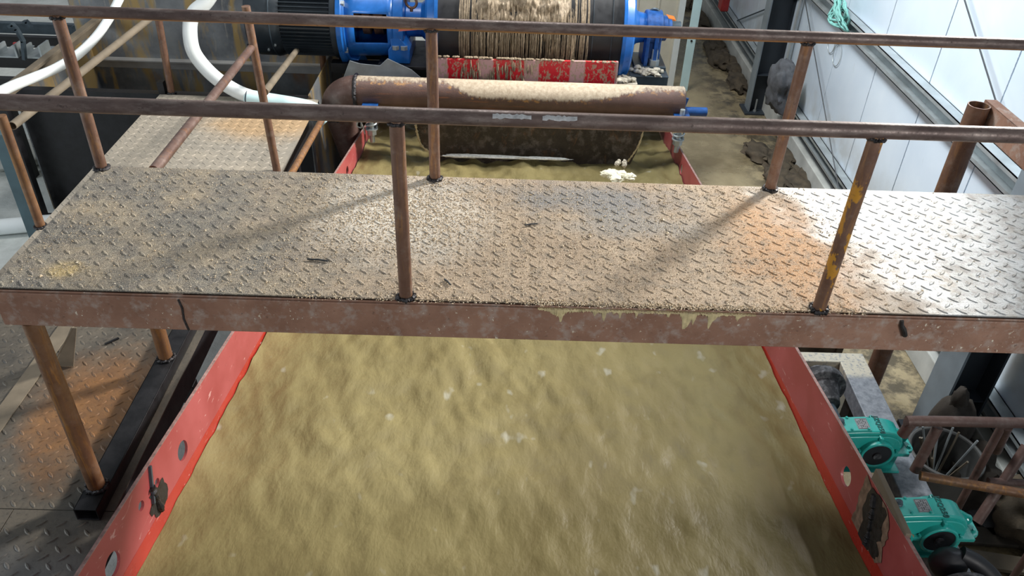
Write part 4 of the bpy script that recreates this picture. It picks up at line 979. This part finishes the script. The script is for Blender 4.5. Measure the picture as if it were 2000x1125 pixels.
# ------------------------------------------------------------------ gear reducers on their base beside the trough
ZP = -1.35; RS = .75
def text_mesh(body, size, mat, parent, loc, rotz, ext=.003, tilt=0, name='raised_lettering'):
    cu = bpy.data.curves.new('lettering', 'FONT'); cu.body = body; cu.size = size; cu.extrude = ext; cu.align_x = 'CENTER'; cu.align_y = 'CENTER'; cu.offset = .0008; cu.space_character = 1.12
    to = bpy.data.objects.new('lettering_source', cu); COL.objects.link(to)
    dg = bpy.context.evaluated_depsgraph_get(); me = bpy.data.meshes.new_from_object(to.evaluated_get(dg))
    bpy.data.objects.remove(to); bpy.data.curves.remove(cu)
    o = bpy.data.objects.new(name, me); COL.objects.link(o); me.materials.clear(); me.materials.append(M[mat]); o.parent = parent
    o.location = loc; o.rotation_euler = (0, tilt, rotz); return o
def reducer():
    t = thing('gear_reducer', 'teal cast gear reducer', 'gear reducer')
    hump = [(.190,.013),(.186,.055),(.172,.098),(.146,.134),(.108,.158),(.060,.170),(.0,.172),(-.10,.170),(-.24,.158),(-.33,.135),(-.385,.10),(-.40,.013)]
    m = MB(); m.prism(hump, .150); m.build('upper_case', 'teal_paint', t, 40, bevel=.014, seg=3, local=True)
    m = MB(); inner = [(p[0]*.93-.005, p[1]*.84) for p in hump]; m.prism(inner, .185); m.build('case_side', 'teal_paint', t, 40, bevel=.006, local=True)
    m = MB(); m.box((-.09, 0, 0), (.64, .245, .028))
    m.prism([(.225,-.10),(.262,-.085),(.275,-.06),(.275,.06),(.262,.085),(.225,.10)], .028, (0,0,0), (1,0,0), (0,1,0), (0,0,1)); m.build('split_flange', 'teal_paint', t, 0, bevel=.005, local=True)
    m = MB(); m.prism([(.175,-.19),(.185,-.014),(-.40,-.014),(-.38,-.19)], .165); m.box((-.11, 0, -.185), (.66, .23, .02)); m.build('lower_case', 'teal_paint', t, 0, bevel=.008, local=True)
    for x, r in ((0, .105), (-.25, .07)):
        m = MB(); m._lathe([(-.125, r-.010), (-.135, r-.006), (-.135, r+.008), (-.128, r+.013), (.128, r+.013), (.135, r+.008), (.135, r-.006), (.125, r-.010)], (x, 0, 0), (0,1,0), 44); b_ = m.build('bearing_boss', 'teal_paint', t, 35, bevel=.003, local=True)
        m = MB(); m.cyl((x, -.128, 0), (x, .128, 0), r-.006, 40); m.build('bearing_cover', 'black_rubber', b_, local=True)
    m = MB(); m.b2((-.012, -.118, .06), (.012, -.07, .150)); m.b2((-.012, .07, .06), (.012, .118, .150)); m.build('rib', 'teal_paint', t, 0, bevel=.006, local=True)
    # lifting ear with its eye hole
    bm = bmesh.new(); out = [(.13,.02),(.235,.02),(.245,.05),(.235,.085),(.205,.10),(.15,.135),(.13,.13)]; hl_ = [(.213+.015*cos(2*pi*k/16), .066+.015*sin(2*pi*k/16)) for k in range(16)]
    E_ = []
    for lp in (out, hl_):
        vs = [bm.verts.new((p[0], -.012, p[1])) for p in lp]; E_ += [bm.edges.new((vs[i], vs[(i+1) % len(vs)])) for i in range(len(vs))]
    bmesh.ops.triangle_fill(bm, use_beauty=True, edges=E_); r = bmesh.ops.extrude_face_region(bm, geom=list(bm.faces))
    bmesh.ops.translate(bm, vec=(0, .024, 0), verts=[v for v in r['geom'] if isinstance(v, bmesh.types.BMVert)])
    bm.verts.index_update(); m = MB(); m.add([v.co.copy() for v in bm.verts], [tuple(v.index for v in f.verts) for f in bm.faces]); bm.free()
    m.build('lifting_ear', 'teal_paint', t, 0, bevel=.003, local=True)
    # inspection cover, name plate, bolts
    R = Matrix.Rotation(radians(-4.5), 3, 'Y')
    m = MB(); m.box((-.185, 0, .168), (.24, .132, .012), R); m.build('inspection_cover', 'teal_light', t, 0, bevel=.003, local=True)
    m = MB(); m.box((-.112, -.004, .1815), (.082, .100, .004), R); np_ = m.build('name_plate', 'bright_steel', t, 0, bevel=.001, local=True)
    m = MB(); rd = random.Random(2)
    def pl(u, v, w, h): m.box(V((-.112, -.004, .1838)) + R @ V((u, v, 0)), (w, h, .0012), R)
    for s_ in (-1, 1): pl(s_*.037, 0, .002, .092); pl(0, s_*.046, .076, .002)
    for i in range(5):
        for j in range(11):
            if rd.random() < .78: pl(-.028+i*.013, -.038+j*.0075, .008, .0045*rd.uniform(.5, 1.1))
    m.build('engraving', 'plate_ink', np_, 0, local=True)
    for (x, y) in ((-.085, -.057), (-.29, -.057), (-.29, .057), (-.20, .057), (-.20, -.057)):
        m = MB(); z = .176-(x+.185)*-.0785*1; z = .1755+(x+.185)*.0785; m.cyl((x, y, z-.004), (x, y, z+.001), .011, 16); m.hexa((x, y, z), (0,0,1), .0085, .009); m.build('cover_bolt', 'teal_paint', t, 20, local=True)
    for (x, y) in ((.14, -.108), (.245, -.055), (.245, .055), (-.12, -.108), (-.37, -.108), (.14, .108), (-.12, .108)):
        m = MB(); m.cyl((x, y, .013), (x, y, .018), .015, 16); m.hexa((x, y, .017), (0,0,1), .0125, .014); m.build('flange_bolt', 'teal_paint', t, 20, bevel=.001, local=True)
    m = MB(); m._lathe([(0, .026), (.012, .026), (.016, .022), (.030, .020), (.034, .012)], (-.255, .015, .166), (0,0,1), 24); m.build('breather_cap', 'slate_steel', t, 35, local=True)
    m = MB(); m.cyl((-.175, -.112, .014), (-.175, -.112, .026), .013, 14); m.build('plug', 'orange', t, local=True)
    m = MB(); m.b2((-.22, -.1225, .002), (-.09, -.1224, .012)); 
    text_mesh('JZQ250', .048, 'stencil', t, (.008, -.003, .1728), -pi/2)
    m = MB(); m.cyl((0, -.14, 0), (0, -.12, 0), .03, 24); m.build('output_shaft', 'dusty_black', t, local=True)
    return t
r1 = reducer(); r2 = copy_tree(r1)
r1.location = (1.996, .67, ZP); r2.location = (2.098, .14, ZP)
r1.scale = r2.scale = (RS, RS, RS)
r1['label'] = 'teal gear reducer with its bearing bore bare, farther up the red trough'
r2['label'] = 'teal gear reducer with a black coupling in front, lower down by the scorched weld'
r1['group'] = r2['group'] = 'gear reducers beside the trough'
ZB = ZP-.196*RS
bs = thing('base_frame', 'scuffed grey steel base frame carrying the teal reducers', 'base frame', (1.95, .5, ZB))
m = MB(); xa = un(1696, 712, 'z', ZB).x; xb = un(1806, 945, 'z', ZB).x
m.bar((xa-.085, 1.50, ZB-.06), (xb-.085-.02, -1.2, ZB-.06), .17, .12); m.build('side_beam', 'base_steel', bs, 0, bevel=.006)
m = MB(); m.bar((1.70, 1.0, ZB-.06), (1.68, -1.2, ZB-.06), .07, .12); m.build('side_beam', 'base_steel', bs, 0, bevel=.006)
m = MB(); m.b2((1.66, 1.49, ZB-.12), (xa, 1.58, ZB+.001))
m.build('end_beam', 'base_steel', bs, 0, bevel=.006)
for y in (.30, .86):
    m = MB(); m.b2((1.70, y, ZB-.12), (2.14, y+.07, ZB-.002)); m.build('cross_beam', 'base_steel', bs, 0, bevel=.004)
for (x, y) in ((xa-.09, 1.30), (xb-.09, -.9), (xb-.06, .2)):
    m = MB(); m.b2((x-.05, y-.05, FLOOR), (x+.05, y+.05, ZB-.12)); m.build('leg', 'black_steel', bs, 0, bevel=.004)
# couplings
def coupling(loc, label, dirs=1):
    t = thing('coupling', label, 'coupling', loc)
    m = MB(); m._lathe([(-.10, .055), (-.10, .075), (-.045, .08), (-.04, .125), (-.02, .135), (.03, .135), (.035, .10), (.10, .075), (.16, .06)], (0,0,0), (0,1,0), 44); m.build('hub', 'dusty_black', t, 35, bevel=.004, local=True)
    m = MB(); m.cyl((0, .1, 0), (0, .30, 0), .030, 20); m.build('shaft', 'slate_steel', t, local=True)
    return t
m_ = coupling((1.86, 1.10, ZP), 'dusty black shaft coupling behind the upper teal reducer')
for o_ in [q for q in bpy.data.objects if q.parent == m_]: 
    o_.scale = (1, -1, 1)
t = thing('coupling', 'big black coupling guard in front of the lower teal reducer', 'coupling', (2.07, -.17, ZP))
m = MB(); m.blob((2.085, -.085, ZP+.005), (.085, .07, .085), 3, .06, 1.2, 4); m.build('cover', 'black_rubber', t, 70)
m = MB(); m._lathe([(0, .10), (.02, .135), (.10, .14), (.12, .10)], (2.09, -.30, ZP-.03), (0,1,0), 44); m.build('half_coupling', 'dusty_black', t, 35, bevel=.004)
m = MB(); m.tube(smooth_path([V((2.12, -.08, ZP+.07)), V((2.20, -.12, ZP+.045)), V((2.26, -.19, ZP-.0)), V((2.28, -.29, ZP-.09))]), [.040]*24+[.03], 14); m.build('rubber_strap', 'black_rubber', t, 60)

# ------------------------------------------------------------------ rusty stand at the right: tall pipe with a channel on its head
sp = thing('pipe_stand', 'tall thick rusty pipe post carrying a channel beam at the silver end of the walkway', 'post', (2.45, 1.68, FLOOR))
QY = 1.68; tp = un(1908, 205, 'y', QY); bt = un(1851, 375, 'y', QY); px_ = (tp.x+bt.x)/2
m = MB(); m.pipe((px_, QY, FLOOR), (px_, QY, tp.z+.0), .056, .006, 32); m.build('pipe_post', 'post_steel', sp)
zc = un(1925, 206, 'y', QY).z+.006; xc = px_+.060
m = MB(); m.b2((xc, .2, zc-.15), (xc+.006, QY+.07, zc)); m.b2((xc, .2, zc-.006), (xc+.066, QY+.07, zc)); m.b2((xc, .2, zc-.15), (xc+.066, QY+.07, zc-.144)); m.build('channel_beam', 'beam_steel', sp, 0, bevel=.003)
m = MB(); m.pipe((xc+.03, .25, .001), (xc+.03, .25, zc-.15), .03, .004, 20); m.build('pipe_post', 'post_steel', sp)

# rope on the wall girt, red fitting, sacks
q = un(1640, 30, 'x', WX-.13); m = MB(); rd = random.Random(12)
for k in range(9):
    n = 26; R1, R2 = rd.uniform(.10, .19), rd.uniform(.07, .14); ph = rd.uniform(0, 6); ti = rd.uniform(-.5, .5)
    m.tube([(q.x+.03*sin(2*pi*i/n*2+ph)+rd.uniform(-.01, .01), q.y+R1*cos(2*pi*i/n+ph)*1.3, q.z+.02+R2*sin(2*pi*i/n+ti)) for i in range(n)], .011, 7, closed=True)
tag(m.build('rope_coil', 'rope_green', None, 60), 'tangled pale green rope coil hanging on the wall girt', 'rope')
q = un(1640, 96, 'x', WX-.02); m = MB()
for k, (dy, dz, r_) in enumerate(((.12, 0, .10), (-.10, -.05, .11))): m.ring((WX-.012, q.y+dy+.15, q.z+dz-.03), (1, 0, 0), r_, .004, 24, 6)
tag(m.build('wire_loop', 'galv'), 'thin wire loops hanging on the wall under the green rope', 'wire')
q = un(1414, 6, 'x', WX-.2); m = MB(); m.box(q, (.12, .22, .20)); m.cyl(q+V((-.02, -.05, .08)), q+V((-.02, -.05, .2)), .04, 12); tag(m.build('red_fitting', 'red_thing', None, 30, bevel=.02), 'small red fitting low on the wall behind the far column', 'fitting')
q = un(1530, 190, 'x', WX-.22); m = MB(); m.blob((WX-.26, q.y, q.z+.15), (.17, .26, .30), 8, .3, 1.8, 4); tag(m.build('slag_block', 'grey_sack', None, 50), 'dark grey lumpy sack leaning on the wall right behind the far column base', 'sack')
m = MB(); rd = random.Random(31)
for k in range(22):
    y = 8.4+rd.random()*7; m.blob((WX-.26+rd.gauss(0, .05), y, FLOOR+.03), (.12, .34, .10), k, .5, 2, 3, FLOOR+.001)
tag(m.build('mud_bank', 'brown_debris', None, 60), 'dark muddy bank heaped along the foot of the white wall', 'mud', kind='stuff')
m = MB()
for k in range(14): m.blob((WX-.30+rd.gauss(0, .12), 4.2+rd.random()*2.2, FLOOR+.02), (.14, .26, .08), k+60, .5, 2, 3, FLOOR+.001)
tag(m.build('rubble', 'brown_debris', None, 60), 'dark rubble along the wall foot just past the walkway', 'rubble', kind='stuff')

# ------------------------------------------------------------------ dim corner under the right end of the walkway, its shade partly painted into the colours
st_ = thing('stair_rail', 'dark tube railing beyond the teal reducers below the walkway', 'railing', (2.6, .6, FLOOR))
ra, rb = un(1782, 822, 'y', .55), un(2010, 826, 'y', .55)
m = MB(); m.tube(smooth_path([ra+V((-.02, .0, -.10)), ra+V((0, 0, -.02)), ra+V((.04, 0, 0)), rb+V((.2, 0, 0))], 6), .027, 18); m.build('top_rail', 'pipe_steel', st_, 60)
pb_ = un(1832, 834, 'y', .55); m = MB(); m.tube([pb_, un(1786, 920, 'y', .50)], .026, 16); m.build('post', 'pipe_steel', st_)
pb_ = un(1968, 832, 'y', .55); m = MB(); m.tube([pb_, un(1946, 880, 'y', .75)], .026, 16); m.build('post', 'pipe_steel', st_)
m = MB(); m.tube([un(1797, 929, 'y', .42), un(2010, 966, 'y', .30)], .024, 16); m.build('middle_rail', 'leg_steel', st_)
m = MB(); m.tube([un(2005, 872, 'y', .60), un(1908, 1020, 'y', .40)], .026, 16); m.build('brace', 'pipe_steel', st_)
m = MB(); m.tube([un(1930, 940, 'y', .5), un(2010, 944, 'y', .5)], .02, 12); m.build('tie', 'pipe_steel', st_)
for x in (2.55, 3.1): m = MB(); m.tube([(x, .56, FLOOR), (x, .56, ra.z-.01)], .02, 12); m.build('post', 'pipe_steel', st_)
# tub with steel rods
q = un(1838, 905, 'z', -1.95); tb = thing('tub', 'round grey tub full of thin rods behind the upper teal reducer', 'tub', (q.x, q.y, FLOOR))
m = MB(); m.pipe((q.x, q.y, FLOOR+.3), (q.x, q.y, -1.86), .21, .012, 40); m.cyl((q.x, q.y, FLOOR), (q.x, q.y, FLOOR+.3), .21, 40); m.build('barrel', 'tub', tb)
m = MB(); m.ring((q.x, q.y, -1.86), (0,0,1), .21, .013, 44, 8); m.build('rim', 'tub', tb)
rd = random.Random(21)
for k in range(11):
    a = rd.uniform(0, 2*pi); r = .17*rd.random(); b_ = V((q.x+r*cos(a)*.4, q.y+r*sin(a)*.4, -2.14)); tpp = V((q.x+.17*cos(a)-.02, q.y+.15*sin(a), -1.83+.10*rd.random()))
    m = MB(); m.tube([b_, tpp], .007, 7); o_ = m.build('welding_rod', 'galv' if k % 3 == 0 else 'plank'); tag(o_, 'thin rod standing in the round grey tub', 'rod', 'rods standing in the grey tub')
q = un(1888, 772, 'z', -1.75); m = MB(); m.blob((q.x-.06, q.y-.06, -2.1), (.16, .15, .36), 3, .15, 1.4, 4, FLOOR+.001); m.blob((q.x-.08, q.y-.06, -1.74), (.05, .05, .11), 8, .25, 2, 3); tag(m.build('sack', 'sack', None, 60), 'dark brown tied sack standing against the dark column below the walkway', 'sack')
q = un(1905, 880, 'z', -1.95); m = MB(); m.blob((q.x+.06, q.y+.05, -2.22), (.20, .20, .24), 5, .35, 1.8, 4, FLOOR+.001); tag(m.build('sack', 'sack', None, 50), 'crumpled brown sack slumped beyond the tub of rods', 'sack')
q = un(1965, 900, 'z', -1.95); m = MB(); m.blob((q.x+.20, q.y-.16, -2.25), (.20, .20, .22), 9, .35, 1.8, 4, FLOOR+.001); tag(m.build('sack', 'brown_debris', None, 50), 'muddy olive sack under the brace of the dark railing', 'sack')
for k, (p_, sx_, sy_, rz, lb, mt_) in enumerate((((1915, 985), .26, .46, .35, 'dull grey board lying low under the dark railing', 'shaded_sheet'), ((1985, 960), .22, .40, .3, 'pale blue grey sheet on the floor at the wall foot under the railing', 'galv'), ((1955, 1050), .70, .13, -.05, 'brown plank lying below the mounting lug of the lower reducer', 'shaded_plank'), ((1960, 1100), .8, .12, -.16, 'dusty plank lying lowest beside the lower reducer', 'plank'))):
    z = FLOOR+.035; q = un(*p_, 'z', z); m = MB(); m.box((q.x, q.y, z-.0), (sx_, sy_, .03), Matrix.Rotation(rz, 3, 'Z')); m.box((q.x, q.y, FLOOR+.01), (sx_*.8, sy_*.5, .02), Matrix.Rotation(rz, 3, 'Z'))
    tag(m.build('board', mt_, None, 0, bevel=.003), lb, 'board')
q = un(1830, 700, 'z', -1.6); m = MB(); m.b2((1.95, 2.3, FLOOR), (2.55, 2.34, -1.2)); m.b2((1.93, 2.28, -1.25), (2.57, 2.36, -1.2)); m.b2((1.93, 2.28, FLOOR), (1.98, 2.36, -1.2)); m.b2((2.52, 2.28, FLOOR), (2.57, 2.36, -1.2))
tag(m.build('cabinet_panel', 'brown_debris', None, 0, bevel=.004), 'dark brown framed panel standing behind the base frame below the walkway', 'panel')

# ------------------------------------------------------------------ light: daylight through the openings of the hall, plus added fill lamps
def area(name, loc, to, sx_, sy_, power, col=(1, 1, 1), spread=pi):
    l = bpy.data.lights.new(name, 'AREA'); l.shape = 'RECTANGLE'; l.size = sx_; l.size_y = sy_; l.energy = power; l.color = col; l.spread = spread
    o = bpy.data.objects.new(name, l); COL.objects.link(o); o.location = loc
    o.rotation_euler = (V(to)-V(loc)).to_track_quat('-Z', 'Y').to_euler(); return o
area('daylight_window', (5.1, 5.0, 2.85), (0, .3, -.2), .8, .8, 1060, (1, .955, .89))
area('daylight_door', (4.3, -6.2, 2.0), (0, .5, -.3), 1.4, 1.4, 185, (1, .97, .93))
area('left_fill', (-8.5, -.5, .6), (1, 2.5, -1.6), 2.5, 2.0, 150, (.88, .95, 1))  # added side fill to lift the low floor and the wall
area('overhead_fill', (-.3, 4.9, 5.5), (0, 6.0, -.9), 2.0, 2.0, 260, (1, .98, .95))  # added fill from above, not an actual roof opening
area('wall_fill', (-.6, 4.6, 4.6), (3.45, 3.6, .3), 1.2, 1.2, 105, (.90, .96, 1), radians(75))  # added narrow fill that brightens the wall and spares the deck
w = bpy.data.worlds.new('sky'); sc.world = w; w.use_nodes = True
bg_ = w.node_tree.nodes['Background']; bg_.inputs[0].default_value = (.82, .91, 1.0, 1); bg_.inputs[1].default_value = .22
vs_ = sc.view_settings; vs_.view_transform = 'Standard'; vs_.look = 'None'; vs_.gamma = 1; vs_.use_curve_mapping = False; vs_.exposure = .25
